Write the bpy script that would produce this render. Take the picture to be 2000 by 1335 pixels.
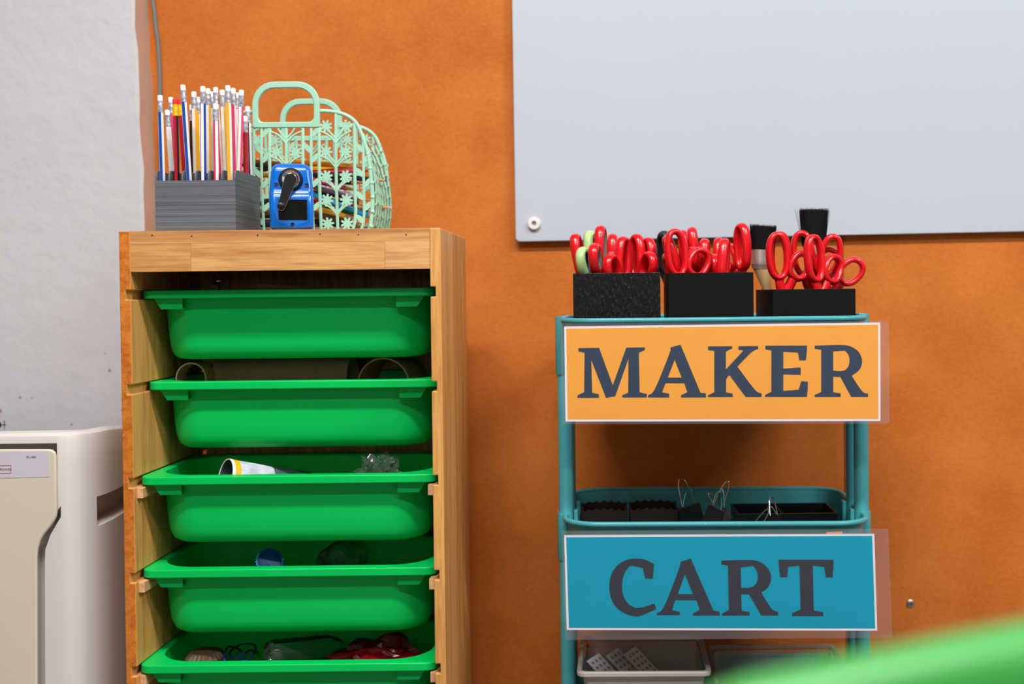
import bpy, bmesh, math, random
from mathutils import Vector, Matrix, Quaternion
R = math.radians
random.seed(7)
for o in list(bpy.data.objects): bpy.data.objects.remove(o)
scene = bpy.context.scene
C = scene.collection

# ------------------------------------------------------------------ camera
F, PX, PY = 2250.0, 1170.0, 606.0            # focal length and principal point in pixels of a 2000x1335 frame
CAM = Vector((0, 0, 0.817))
pitch, roll = R(0.8), 0.011
fwd = Vector((0, math.cos(pitch), -math.sin(pitch)))
r0, u0 = Vector((1, 0, 0)), Vector((0, math.sin(pitch), math.cos(pitch)))
rgt = math.cos(roll) * r0 - math.sin(roll) * u0
upv = math.sin(roll) * r0 + math.cos(roll) * u0
cam = bpy.data.objects.new('camera', bpy.data.cameras.new('camera'))
C.objects.link(cam)
cam.matrix_world = Matrix(((rgt.x, upv.x, -fwd.x, CAM.x), (rgt.y, upv.y, -fwd.y, CAM.y), (rgt.z, upv.z, -fwd.z, CAM.z), (0, 0, 0, 1)))
cd = cam.data
cd.sensor_width = 36.0; cd.lens = F * 36.0 / 2000.0
cd.shift_x = -(PX - 1000.0) / 2000.0
cd.shift_y = -(667.5 - PY) / 2000.0
cd.clip_start = 0.02
cd.dof.use_dof = True; cd.dof.focus_distance = 1.64; cd.dof.aperture_fstop = 2.8
scene.camera = cam

# ------------------------------------------------------------------ light
world = bpy.data.worlds.new('world'); scene.world = world; world.use_nodes = True
bg = world.node_tree.nodes['Background']
bg.inputs[0].default_value = (0.88, 0.94, 1.0, 1); bg.inputs[1].default_value = 0.3
def area(name, loc, sx, sy, power, col):
    l = bpy.data.lights.new(name, 'AREA'); l.shape = 'RECTANGLE'; l.size = sx; l.size_y = sy; l.energy = power; l.color = col
    o = bpy.data.objects.new(name, l); C.objects.link(o); o.location = loc
    return o
LAMPS = ((-0.25, 0.40, 66), (1.75, 0.40, 54), (-0.25, -0.55, 34), (1.75, -0.55, 30))
for x_, y_, p_ in LAMPS: area('ceiling_lamp_light', (x_, y_, 2.715), 1.25, 0.16, p_, (1.0, 0.985, 0.965))
FILL_LIGHT = 0.6  # glow of the added fill pane behind the camera
scene.view_settings.view_transform = 'Standard'; scene.view_settings.look = 'None'
scene.view_settings.gamma = 1.0; scene.view_settings.use_curve_mapping = False
scene.view_settings.exposure = 0.0

# ------------------------------------------------------------------ helpers
def W(px, py, Y):                            # photo pixel + depth -> point of the room
    d = fwd + (px - PX) / F * rgt - (py - PY) / F * upv
    return CAM + d * (Y / d.y)
def WP(px, py, p0, n):                       # photo pixel onto a plane of the room
    d = fwd + (px - PX) / F * rgt - (py - PY) / F * upv
    return CAM + d * ((p0 - CAM).dot(n) / d.dot(n))
def lin(c):
    return tuple(((v / 255) / 12.92 if v / 255 <= 0.04045 else ((v / 255 + 0.055) / 1.055) ** 2.4) for v in c) + (1,)
MATS = {}
def mat(name, rgb, rough=0.5, metal=0.0, spec=0.5, var=0.0, vscale=20, vstretch=(1, 1, 1), bump=0.0, bscale=200, bstretch=(1, 1, 1), coat=0.0, trans=0.0, alpha=1.0, rgb2=None, detail=4, ior=1.45):
    m = bpy.data.materials.new(name); m.use_nodes = True
    nt = m.node_tree; N = nt.nodes; L = nt.links; p = N['Principled BSDF']
    p.inputs['Base Color'].default_value = lin(rgb); p.inputs['Roughness'].default_value = rough
    p.inputs['Metallic'].default_value = metal; p.inputs['Specular IOR Level'].default_value = spec
    p.inputs['Coat Weight'].default_value = coat; p.inputs['Transmission Weight'].default_value = trans
    p.inputs['Alpha'].default_value = alpha; p.inputs['IOR'].default_value = ior
    tc = N.new('ShaderNodeTexCoord')
    def noise(scale, st, det):
        mp = N.new('ShaderNodeMapping'); mp.inputs['Scale'].default_value = st
        L.new(tc.outputs['Object'], mp.inputs['Vector'])
        n = N.new('ShaderNodeTexNoise'); n.inputs['Scale'].default_value = scale; n.inputs['Detail'].default_value = det
        L.new(mp.outputs[0], n.inputs['Vector']); return n
    if var > 0 or rgb2:
        n = noise(vscale, vstretch, detail)
        cr = N.new('ShaderNodeValToRGB')
        a = lin(rgb); b = lin(rgb2) if rgb2 else tuple(v * (1 - var) for v in a[:3]) + (1,)
        cr.color_ramp.elements[0].position = 0.3; cr.color_ramp.elements[1].position = 0.7
        cr.color_ramp.elements[0].color = b; cr.color_ramp.elements[1].color = a
        L.new(n.outputs['Fac'], cr.inputs[0]); L.new(cr.outputs[0], p.inputs['Base Color'])
    if bump > 0:
        n = noise(bscale, bstretch, 3); bp = N.new('ShaderNodeBump'); bp.inputs['Strength'].default_value = bump; bp.inputs['Distance'].default_value = 0.002
        L.new(n.outputs['Fac'], bp.inputs['Height']); L.new(bp.outputs[0], p.inputs['Normal'])
    MATS[name] = m
    return m
def wood(name, light, dark, axis, grain=55, rough=0.45, seed=0.0, strips=None):
    """streaked timber, grain running along axis; strips = width of glued staves and the axis they are counted on"""
    m = bpy.data.materials.new(name); m.use_nodes = True
    nt = m.node_tree; N = nt.nodes; L = nt.links; p = N['Principled BSDF']
    p.inputs['Roughness'].default_value = rough; p.inputs['Specular IOR Level'].default_value = 0.35
    tc = N.new('ShaderNodeTexCoord'); mp = N.new('ShaderNodeMapping')
    st = [1.0, 1.0, 1.0]; st['XYZ'.index(axis)] = 0.06
    mp.inputs['Scale'].default_value = st; mp.inputs['Location'].default_value = (seed, seed * 2.3, seed * 1.7)
    L.new(tc.outputs['Object'], mp.inputs['Vector'])
    n1 = N.new('ShaderNodeTexNoise'); n1.inputs['Scale'].default_value = grain; n1.inputs['Detail'].default_value = 6; n1.inputs['Distortion'].default_value = 0.6
    n2 = N.new('ShaderNodeTexNoise'); n2.inputs['Scale'].default_value = grain * 6; n2.inputs['Detail'].default_value = 3
    L.new(mp.outputs[0], n1.inputs['Vector']); L.new(mp.outputs[0], n2.inputs['Vector'])
    mx = N.new('ShaderNodeMath'); mx.operation = 'MULTIPLY_ADD'; mx.inputs[1].default_value = 0.75
    L.new(n2.outputs['Fac'], mx.inputs[0]); L.new(n1.outputs['Fac'], mx.inputs[2])
    src = mx.outputs[0]
    if strips:
        sx = N.new('ShaderNodeSeparateXYZ'); L.new(tc.outputs['Object'], sx.inputs[0])
        q = N.new('ShaderNodeMath'); q.operation = 'DIVIDE'; q.inputs[1].default_value = strips[0]
        L.new(sx.outputs[strips[1]], q.inputs[0])
        fl = N.new('ShaderNodeMath'); fl.operation = 'FLOOR'; L.new(q.outputs[0], fl.inputs[0])
        wn = N.new('ShaderNodeTexWhiteNoise'); wn.noise_dimensions = '1D'; L.new(fl.outputs[0], wn.inputs['W'])
        ad = N.new('ShaderNodeMath'); ad.operation = 'MULTIPLY_ADD'; ad.inputs[1].default_value = 0.35
        L.new(wn.outputs['Value'], ad.inputs[0]); L.new(src, ad.inputs[2]); 
        sb = N.new('ShaderNodeMath'); sb.operation = 'SUBTRACT'; sb.inputs[1].default_value = 0.17; L.new(ad.outputs[0], sb.inputs[0]); src = sb.outputs[0]
    cr = N.new('ShaderNodeValToRGB'); cr.color_ramp.elements[0].position = 0.60; cr.color_ramp.elements[1].position = 1.08
    cr.color_ramp.elements[0].color = lin(dark); cr.color_ramp.elements[1].color = lin(light)
    L.new(src, cr.inputs[0]); L.new(cr.outputs[0], p.inputs['Base Color'])
    bp = N.new('ShaderNodeBump'); bp.inputs['Strength'].default_value = 0.12; bp.inputs['Distance'].default_value = 0.001
    L.new(n2.outputs['Fac'], bp.inputs['Height']); L.new(bp.outputs[0], p.inputs['Normal'])
    MATS[name] = m
    return m
def film(name, tint, haze=0.15, rough=0.12, gloss=0.25):
    """thin clear plastic: sees through, with a faint milky body and a gloss"""
    m = bpy.data.materials.new(name); m.use_nodes = True
    nt = m.node_tree; N = nt.nodes; L = nt.links
    out = N['Material Output']; N.remove(N['Principled BSDF'])
    t = N.new('ShaderNodeBsdfTransparent'); t.inputs[0].default_value = lin(tint)
    d = N.new('ShaderNodeBsdfDiffuse'); d.inputs[0].default_value = lin(tint)
    g = N.new('ShaderNodeBsdfGlossy'); g.inputs['Roughness'].default_value = rough
    a = N.new('ShaderNodeMixShader'); a.inputs[0].default_value = haze
    L.new(t.outputs[0], a.inputs[1]); L.new(d.outputs[0], a.inputs[2])
    fr = N.new('ShaderNodeFresnel'); fr.inputs[0].default_value = 1.3
    k = N.new('ShaderNodeMath'); k.operation = 'MULTIPLY'; k.inputs[1].default_value = gloss * 4
    L.new(fr.outputs[0], k.inputs[0])
    b = N.new('ShaderNodeMixShader'); L.new(k.outputs[0], b.inputs[0]); L.new(a.outputs[0], b.inputs[1]); L.new(g.outputs[0], b.inputs[2])
    L.new(b.outputs[0], out.inputs[0]); MATS[name] = m
    return m

def wm(o):
    m = o.matrix_basis.copy()
    if o.parent: m = wm(o.parent) @ o.matrix_parent_inverse @ m
    return m
def finish(me, smooth):
    if smooth:
        for p in me.polygons: p.use_smooth = True
        me.set_sharp_from_angle(angle=R(smooth))
def obj(name, bm, m, parent=None, smooth=40, bevel=0, world=False, label=None, kind=None, recalc=True):
    """link a bmesh as ONE mesh object; world=True: vertices are room coordinates although it has a parent"""
    if recalc: bmesh.ops.recalc_face_normals(bm, faces=bm.faces)
    me = bpy.data.meshes.new(name); bm.to_mesh(me); bm.free()
    for x in (m if isinstance(m, (list, tuple)) else [m]): me.materials.append(MATS[x] if isinstance(x, str) else x)
    finish(me, smooth)
    o = bpy.data.objects.new(name, me); C.objects.link(o)
    if parent:
        o.parent = parent
        if world: o.matrix_parent_inverse = wm(parent).inverted()
    if bevel:
        b = o.modifiers.new('bevel', 'BEVEL'); b.width = bevel; b.segments = 2; b.limit_method = 'ANGLE'; b.angle_limit = R(40)
        b.harden_normals = False
    if label: o['label'] = label
    if kind: o['kind'] = kind
    return o
def inst(o, parent, loc=None, rot=None):
    c = o.copy(); C.objects.link(c); c.parent = parent
    if loc is not None: c.location = loc
    if rot is not None: c.rotation_euler = rot
    return c
def thing(name, label, cat, loc=(0, 0, 0), rot=(0, 0, 0), group=None):
    o = bpy.data.objects.new(name, None); C.objects.link(o); o.empty_display_size = 0.02
    o.location = loc; o.rotation_euler = rot; return tag(o, label, cat, group)
def tag(o, label, cat, group=None):
    o['label'] = label; o['category'] = cat
    if group: o['group'] = group
    return o
def dup(root, label=None, loc=None, rot=None, group=None):
    r = root.copy(); C.objects.link(r)
    if loc is not None: r.location = loc
    if rot is not None: r.rotation_euler = rot
    if label: r['label'] = label
    if group: r['group'] = group
    for ch in list(root.children):
        c = ch.copy(); C.objects.link(c); c.parent = r
        for g in list(ch.children):
            d = g.copy(); C.objects.link(d); d.parent = c
    return r
def BM(): return bmesh.new()
def box(bm, x0, x1, y0, y1, z0, z1, mi=0):
    v = [bm.verts.new(p) for p in ((x0, y0, z0), (x1, y0, z0), (x1, y1, z0), (x0, y1, z0), (x0, y0, z1), (x1, y0, z1), (x1, y1, z1), (x0, y1, z1))]
    for f in ((0, 3, 2, 1), (4, 5, 6, 7), (0, 1, 5, 4), (1, 2, 6, 5), (2, 3, 7, 6), (3, 0, 4, 7)):
        bm.faces.new([v[i] for i in f]).material_index = mi
    return bm
def rings(bm, rs, cap0=True, cap1=True, closed=False, mi=0):
    vs = [[bm.verts.new(p) for p in r] for r in rs]
    n = len(vs[0])
    for a, b in list(zip(vs, vs[1:])) + ([(vs[-1], vs[0])] if closed else []):
        for i in range(n):
            bm.faces.new((a[i], a[(i + 1) % n], b[(i + 1) % n], b[i])).material_index = mi
    if not closed:
        if cap0: bm.faces.new(vs[0][::-1]).material_index = mi
        if cap1: bm.faces.new(vs[-1]).material_index = mi
    return bm
def tube(bm, pts, r, n=8, closed=False, r2=None, ref=None, mi=0, taper=None):
    """swept tube; r along the bend normal, r2 along ref (flattened section)"""
    pts = [Vector(p) for p in pts]; rs = []; k = len(pts); prev = None
    for i, p in enumerate(pts):
        if closed: t = pts[(i + 1) % k] - pts[i - 1]
        else: t = pts[min(i + 1, k - 1)] - pts[max(i - 1, 0)]
        t.normalize()
        if ref is not None: b = Vector(ref) - t * t.dot(Vector(ref))
        elif prev is not None: b = prev - t * t.dot(prev)
        else: b = t.orthogonal()
        b.normalize(); prev = b; a = b.cross(t)
        s = taper[i] if taper else 1.0
        rs.append([p + (a * math.cos(q) * r + b * math.sin(q) * (r2 or r)) * s for q in [2 * math.pi * j / n for j in range(n)]])
    return rings(bm, rs, closed=closed, mi=mi)
def cyl(bm, p0, p1, r0_, r1_=None, n=20, mi=0, caps=True):
    p0, p1 = Vector(p0), Vector(p1); t = (p1 - p0).normalized(); b = t.orthogonal().normalized(); a = b.cross(t)
    r1_ = r0_ if r1_ is None else r1_
    f = lambda p, r: [p + (a * math.cos(2 * math.pi * j / n) + b * math.sin(2 * math.pi * j / n)) * r for j in range(n)]
    return rings(bm, [f(p0, r0_), f(p1, r1_)], caps, caps, mi=mi)
def lathe(bm, prof, p0, axis, n=24, mi=0, cap0=True, cap1=True):
    p0 = Vector(p0); t = Vector(axis).normalized(); b = t.orthogonal().normalized(); a = b.cross(t)
    return rings(bm, [[p0 + t * h + (a * math.cos(2 * math.pi * j / n) + b * math.sin(2 * math.pi * j / n)) * max(r, 1e-5) for j in range(n)] for r, h in prof], cap0, cap1, mi=mi)
def prism(bm, poly, d, mi=0):
    """poly: list of 3-D points (planar), extruded by vector d"""
    d = Vector(d)
    return rings(bm, [[Vector(p) for p in poly], [Vector(p) + d for p in poly]], mi=mi)
def frame(bm, outer, inner, d, mi=0):
    d = Vector(d); n = len(outer)
    vs = [[bm.verts.new(Vector(p) + e) for p in L] for L, e in ((outer, d * 0), (outer, d), (inner, d), (inner, d * 0))]
    for a, b in ((0, 1), (1, 2), (2, 3), (3, 0)):
        for i in range(n): bm.faces.new((vs[a][i], vs[a][(i + 1) % n], vs[b][(i + 1) % n], vs[b][i])).material_index = mi
    return bm
def rrect(cx, cy, w, d, r, n=6):
    """rounded rectangle in plan; r one radius or four (back-right, back-left, front-left, front-right)"""
    rr = r if isinstance(r, (list, tuple)) else (r,) * 4
    out = []
    for (sx, sy, a0), q in zip(((1, 1, 0), (-1, 1, 90), (-1, -1, 180), (1, -1, 270)), rr):
        q = max(q, 1e-4); ox, oy = cx + sx * (w / 2 - q), cy + sy * (d / 2 - q)
        for k in range(n + 1):
            a = R(a0 + 90 * k / n); out.append((ox + q * math.cos(a), oy + q * math.sin(a)))
    return out
def at_z(p, z): return [Vector((x, y, z)) for x, y in p]
def cut(o, cutters):
    """carve the cutter meshes out of o and keep the result as its mesh"""
    for bm in cutters:
        bmesh.ops.recalc_face_normals(bm, faces=bm.faces)
        me = bpy.data.meshes.new('cutter'); bm.to_mesh(me); bm.free()
        c = bpy.data.objects.new('cutter', me); C.objects.link(c)
        b = o.modifiers.new('cut', 'BOOLEAN'); b.operation = 'DIFFERENCE'; b.solver = 'EXACT'; b.object = c
        bpy.context.view_layer.update()
        ev = o.evaluated_get(bpy.context.evaluated_depsgraph_get())
        new = bpy.data.meshes.new_from_object(ev)
        o.modifiers.remove(b); old = o.data; o.data = new; bpy.data.meshes.remove(old)
        bpy.data.objects.remove(c); bpy.data.meshes.remove(me)
def text_mesh(name, s, size, m, parent, loc, rotx=90):
    cu = bpy.data.curves.new('t', 'FONT'); cu.body = s; cu.size = size; cu.align_x = 'LEFT'
    t = bpy.data.objects.new('t', cu); C.objects.link(t); bpy.context.view_layer.update()
    me = bpy.data.meshes.new_from_object(t.evaluated_get(bpy.context.evaluated_depsgraph_get()))
    bpy.data.objects.remove(t); bpy.data.curves.remove(cu)
    me.name = name; me.materials.clear(); me.materials.append(MATS[m])
    me.transform(Matrix.Translation(loc) @ Matrix.Rotation(R(rotx), 4, 'X'))
    o = bpy.data.objects.new(name, me); C.objects.link(o); o.parent = parent; o.matrix_parent_inverse = wm(parent).inverted()
    return o

# ------------------------------------------------------------------ materials
mat('plaster', (200, 198, 202), 0.85, var=0.05, vscale=6, bump=0.9, bscale=34)
mat('plaster_shaded', (206, 176, 156), 0.8, var=0.08, vscale=9, bump=0.2, bscale=60)  # pinkish shading of the right-hand side put into the colour
mat('floor_vinyl', (112, 104, 96), 0.5, var=0.1, vscale=8)
mat('ceiling_paint', (225, 223, 218), 0.9, var=0.03)
mat('room_paint', (132, 126, 120), 0.85, var=0.05)
mp_ = mat('fill_pane', (230, 240, 255), 0.3, var=0.03)  # glowing surface added as front fill, styled as a window pane
mp_.node_tree.nodes['Principled BSDF'].inputs['Emission Color'].default_value = (0.86, 0.93, 1.0, 1); mp_.node_tree.nodes['Principled BSDF'].inputs['Emission Strength'].default_value = FILL_LIGHT
mat('wall_core', (120, 70, 40), 0.9, var=0.1)
mat('board_white', (186, 194, 205), 0.30, var=0.02, vscale=3, spec=0.3)
mat('nylon', (232, 228, 218), 0.5, var=0.05)
mat('steel', (190, 190, 188), 0.3, metal=1.0, var=0.1)
mat('chrome', (225, 220, 212), 0.12, metal=1.0, var=0.05)
mat('cable_grey', (112, 116, 116), 0.55, var=0.08)
mat('ink', (30, 28, 30), 0.8, var=0.1)
mat('bin_green', (0, 190, 86), 0.38, var=0.05, vscale=6, bump=0.06, bscale=900, spec=0.25)
mat('kraft', (186, 152, 112), 0.85, var=0.14, vscale=40, bump=0.1)
mat('kraft_edge', (222, 190, 150), 0.85, var=0.1, vscale=60)
mat('grey_print', (104, 108, 116), 0.6, rgb2=(76, 80, 88), vscale=30, vstretch=(0.12, 0.12, 9), bump=0.5, bscale=60, bstretch=(0.06, 0.06, 14))
mat('mint', (158, 208, 182), 0.42, var=0.06, vscale=15)
mat('sharp_blue', (0, 100, 196), 0.2, var=0.05, coat=0.3)
mat('black_plastic', (17, 17, 19), 0.35, var=0.1)
mat('window_dark', (92, 88, 70), 0.08, var=0.5, vscale=60, coat=0.5)
mat('purifier', (208, 203, 200), 0.4, var=0.03, vscale=5)
mat('purifier_cream', (208, 198, 178), 0.42, var=0.03, vscale=5)
mat('label_lilac', (198, 193, 205), 0.5, var=0.02)
mat('red_line', (170, 60, 70), 0.6, var=0.05)
mat('cart_teal', (68, 154, 162), 0.3, var=0.04, vscale=8, coat=0.1, spec=0.35)
mat('paper_white', (240, 236, 240), 0.6, var=0.02)
mat('paper_yellow', (246, 170, 62), 0.55, var=0.05, vscale=10)
mat('paper_teal', (0, 160, 190), 0.5, var=0.05, vscale=10, spec=0.2)
mat('print_navy', (44, 62, 84), 0.55, var=0.12, vscale=30)
mat('print_slate', (48, 54, 66), 0.55, var=0.12, vscale=30)
mat('masking_tape', (226, 184, 110), 0.7, var=0.06)
mat('black_print', (17, 17, 19), 0.28, var=0.2, vscale=60, bump=0.9, bscale=190, bstretch=(1.5, 1, 0.4), spec=0.6)
for n_ in MATS['black_print'].node_tree.nodes:
    if n_.type == 'BUMP': n_.inputs['Distance'].default_value = 0.004
mat('black_matt', (17, 17, 18), 0.55, var=0.15, vscale=40, spec=0.15)
mat('scissor_red', (214, 16, 28), 0.25, var=0.06, vscale=30, coat=0.25)
mat('scissor_green', (176, 212, 140), 0.4, var=0.06)
mat('scissor_blue', (10, 82, 126), 0.4, var=0.06)
mat('scissor_grey', (120, 122, 112), 0.45, var=0.06)
mat('scissor_black', (38, 44, 48), 0.45, var=0.1)
mat('bristle', (16, 15, 16), 0.6, var=0.3, vscale=200, spec=0.15)
mat('ferrule', (196, 190, 176), 0.35, metal=0.7, var=0.1)
mat('brush_wood', (205, 170, 120), 0.5, var=0.1)
mat('dark_wood', (40, 24, 16), 0.6, var=0.25, vscale=30)
mat('clip_black', (15, 15, 16), 0.4, var=0.1)
film('laminate', (252, 251, 252), 0.006, 0.16, 0.03)
film('laminate_seal', (248, 244, 246), 0.045, 0.2, 0.05)
film('bin_frost', (216, 210, 206), 0.62, 0.25, 0.25)
film('lid_clear', (222, 216, 208), 0.30, 0.2, 0.25)
film('clear_pet', (225, 230, 232), 0.05, 0.06, 0.40)
film('film_red', (225, 30, 40), 0.45, 0.1, 0.35)
film('smoke_window', (130, 120, 96), 0.02, 0.08, 0.12)
mat('red_foil', (120, 8, 14), 0.2, var=0.5, vscale=18, bump=0.8, bscale=30)
mat('yarn_blue', (24, 52, 130), 0.6, var=0.2)
mat('fluted_brown', (92, 72, 48), 0.6, var=0.2)
mat('cap_blue', (20, 96, 150), 0.4, var=0.08)
mat('cup_inner', (70, 84, 88), 0.5, var=0.1)
mat('cup_print', (214, 216, 224), 0.5, rgb2=(150, 156, 178), vscale=60, vstretch=(0.3, 1, 1))
mat('chair_green', (52, 140, 60), 0.35, var=0.05, vscale=8)
for n_, c_ in dict(white=(232, 226, 222), blue=(18, 70, 160), navy=(22, 48, 96), pink=(232, 70, 120), red=(176, 22, 36), black=(28, 26, 28), yellow=(242, 172, 26), orange=(240, 140, 24),
                   magenta=(190, 26, 120), cyan=(24, 150, 210), green=(24, 120, 80), brown=(110, 66, 40), lilac=(176, 152, 190), salmon=(240, 150, 140)).items():
    mat('paint_' + n_, c_, 0.35, var=0.05, vscale=80, coat=0.15)
mat('ferrule_foil', (214, 212, 216), 0.3, metal=0.35, rgb2=(120, 120, 140), vscale=260)
mat('ferrule_yellow', (246, 190, 20), 0.35, metal=0.2, var=0.15, vscale=120)
mat('eraser_white', (236, 228, 226), 0.8, var=0.05)
mat('eraser_red', (200, 40, 40), 0.8, var=0.05)
mat('pencil_wood', (196, 146, 96), 0.7, var=0.1)
wood('wood_top', (216, 162, 100), (160, 100, 54), 'X', 26, seed=3.1)
wood('wood_rail', (214, 162, 100), (178, 120, 66), 'X', 70, seed=1.2)
wood('wood_rail2', (208, 154, 92), (166, 108, 56), 'X', 45, seed=8.7)
wood('wood_rail3', (216, 166, 108), (172, 112, 62), 'X', 60, seed=5.5)
wood('wood_panel', (226, 166, 96), (186, 122, 62), 'Z', 60, seed=2.0, strips=(0.045, 1))
wood('wood_panel_front', (218, 162, 92), (182, 118, 58), 'Z', 50, seed=4.0)
wood('wood_edge', (206, 122, 44), (164, 84, 22), 'Y', 90, seed=6.0)
wood('wood_block', (222, 172, 128), (186, 126, 80), 'Y', 80, seed=7.0)

def hardboard():
    m = bpy.data.materials.new('hardboard'); m.use_nodes = True
    nt = m.node_tree; N = nt.nodes; L = nt.links; p = N['Principled BSDF']
    p.inputs['Roughness'].default_value = 0.66; p.inputs['Specular IOR Level'].default_value = 0.16
    tc = N.new('ShaderNodeTexCoord')
    a = N.new('ShaderNodeTexNoise'); a.inputs['Scale'].default_value = 7; a.inputs['Detail'].default_value = 5
    b = N.new('ShaderNodeTexNoise'); b.inputs['Scale'].default_value = 150; b.inputs['Detail'].default_value = 4
    mp = N.new('ShaderNodeMapping'); mp.inputs['Scale'].default_value = (1, 1, 1.6)
    L.new(tc.outputs['Object'], mp.inputs[0]); L.new(tc.outputs['Object'], a.inputs['Vector']); L.new(mp.outputs[0], b.inputs['Vector'])
    k = N.new('ShaderNodeMath'); k.operation = 'MULTIPLY_ADD'; k.inputs[1].default_value = 0.5; L.new(b.outputs['Fac'], k.inputs[0]); L.new(a.outputs['Fac'], k.inputs[2])
    cr = N.new('ShaderNodeValToRGB'); cr.color_ramp.elements[0].position = 0.45; cr.color_ramp.elements[1].position = 1.05
    cr.color_ramp.elements[0].color = lin((178, 92, 30)); cr.color_ramp.elements[1].color = lin((206, 119, 52))
    L.new(k.outputs[0], cr.inputs[0])
    sp = N.new('ShaderNodeTexVoronoi'); sp.inputs['Scale'].default_value = 26; sp.inputs['Randomness'].default_value = 1
    L.new(tc.outputs['Object'], sp.inputs['Vector'])
    lt = N.new('ShaderNodeMath'); lt.operation = 'LESS_THAN'; lt.inputs[1].default_value = 0.045; L.new(sp.outputs['Distance'], lt.inputs[0])
    sc = N.new('ShaderNodeMath'); sc.operation = 'MULTIPLY'; sc.inputs[1].default_value = 0.45; L.new(lt.outputs[0], sc.inputs[0])
    mx = N.new('ShaderNodeMix'); mx.data_type = 'RGBA'; mx.inputs[7].default_value = lin((130, 62, 24))
    L.new(sc.outputs[0], mx.inputs[0]); L.new(cr.outputs[0], mx.inputs[6]); L.new(mx.outputs[2], p.inputs['Base Color'])
    bp = N.new('ShaderNodeBump'); bp.inputs['Strength'].default_value = 0.15; bp.inputs['Distance'].default_value = 0.002
    L.new(b.outputs['Fac'], bp.inputs['Height']); L.new(bp.outputs[0], p.inputs['Normal'])
    MATS['hardboard'] = m
hardboard()

# ------------------------------------------------------------------ the room
def struct(name, bm, m, **k): return obj(name, bm, m, kind='structure', **k)
YW = 2.03                                                     # face of the hardboard
struct('floor', box(BM(), -2.6, 2.8, -3.3, 2.2, -0.05, 0), 'floor_vinyl', smooth=0)
struct('ceiling', box(BM(), -2.6, 2.8, -3.3, 2.2, 2.8, 2.85), 'ceiling_paint', smooth=0)
struct('wall_right', box(BM(), 2.8, 2.9, -3.3, 2.2, 0, 2.8), 'room_paint', smooth=0)
struct('wall_side', box(BM(), -2.7, -2.6, -3.3, 2.2, 0, 2.8), 'room_paint', smooth=0)
bm = BM()
for q in ((-2.6, -1.5, 0, 2.8), (0.9, 2.8, 0, 2.8), (-1.5, 0.9, 0, 0.85), (-1.5, 0.9, 2.2, 2.8)): box(bm, q[0], q[1], -3.3, -3.2, q[2], q[3])
struct('wall_front', bm, 'room_paint', smooth=0)
fill_win = struct('fill_panel', box(BM(), -1.5, 0.9, -3.27, -3.26, 0.85, 2.2), 'fill_pane', smooth=0)  # unseen window made up to fill the scene from the front
for q in ((-1.5, 0.9, 0.85, 0.90), (-1.5, 0.9, 2.15, 2.2), (-1.5, -1.45, 0.9, 2.15), (0.85, 0.9, 0.9, 2.15), (-0.33, -0.27, 0.9, 2.15)):
    obj('fill_frame', box(BM(), q[0], q[1], -3.255, -3.20, q[2], q[3]), 'paper_white', fill_win, smooth=0)  # frame bars dressing the added fill pane
for k, (x_, y_, p_) in enumerate(LAMPS):
    t = thing('ceiling_lamp', ('long white ceiling lamp above the wooden shelf', 'long white ceiling lamp right of the cart', 'long white ceiling lamp nearest the added fill panel', 'long white ceiling lamp in the far right corner')[k], 'lamp', (x_, y_, 2.8), group='ceiling lamps')
    obj('housing', box(BM(), -0.66, 0.66, -0.11, 0.11, -0.08, 0), 'paper_white', t, smooth=0, bevel=0.006)
wall = struct('wall_back', box(BM(), -2.6, 2.8, YW + 0.006, 2.2, 0, 2.8), 'wall_core', smooth=0)
xs = W(1649.5, 890, YW).x
for xa, xb in ((-2.0, xs - 0.0008), (xs + 0.0008, 2.8)):
    obj('hardboard_panel', box(BM(), xa, xb, YW, YW + 0.006, 0, 2.8), 'hardboard', wall, smooth=0, bevel=0.0012)
# plaster wall at the left, standing 45 mm proud, its edge out of plumb
YC = 1.968
e0, e1 = W(262, 0, YC), W(282, 445, YC)
sl = (e0.x - e1.x) / (e0.z - e1.z)
edge = lambda z: e1.x + (z - e1.z) * sl
bm = BM()
zs = [0, 0.5, 0.7, 0.9, 1.05, 1.15, 1.3, 1.6, 2.8]
def wob(z, k): return 0.0016 * math.sin(z * 37 + k) + 0.001 * math.sin(z * 91 + 2 * k)
rings(bm, [[Vector((-2.6, YC, z)), Vector((edge(z) - 0.004 + wob(z, 0), YC, z)), Vector((edge(z) + wob(z, 1), YC + 0.004, z)), Vector((edge(z) + wob(z, 2), YW, z)), Vector((-2.6, YW, z))] for z in [i * 0.04 for i in range(71)]])
wl = struct('wall_left', bm, 'plaster', smooth=30)
for p in wl.data.polygons:
    if p.normal.x > 0.93: p.material_index = 1  # side face takes the plaster with its shade painted in
wl.data.materials.append(MATS['plaster_shaded'])
bm = BM()
q = lambda x, y: W(x, y, YC - 0.0004)
for pl in (((7.6, 821), (9.3, 821), (9.0, 839), (8.2, 839)), ((0, 828.6), (9, 828.4), (14, 829.2), (9, 830), (0, 830)), ((-4, 823), (1, 824), (2.8, 829), (1.5, 834), (-4, 835))):
    prism(bm, [q(*p) for p in pl], (0, 0.0006, 0))
obj('pen_mark', bm, 'ink', wl, smooth=0, label='small black pen mark on the plaster')
bm = BM()                                                     # brown spots on the plaster
for x, y, r in ((214, 723, 3.2), (39, 776, 2.6), (0, 802, 4), (62, 777, 1.5), (140, 828, 2), (238, 800, 1.8), (205, 690, 1.5)):
    p = W(x, y, YC - 0.0003); cyl(bm, p, p + Vector((0, 0.0006, 0)), r * YC / F, n=10)
obj('paint_spots', bm, mat('spot', (176, 140, 108), 0.8, var=0.1), wl, smooth=0, label='brown spots on the plaster')

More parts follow.
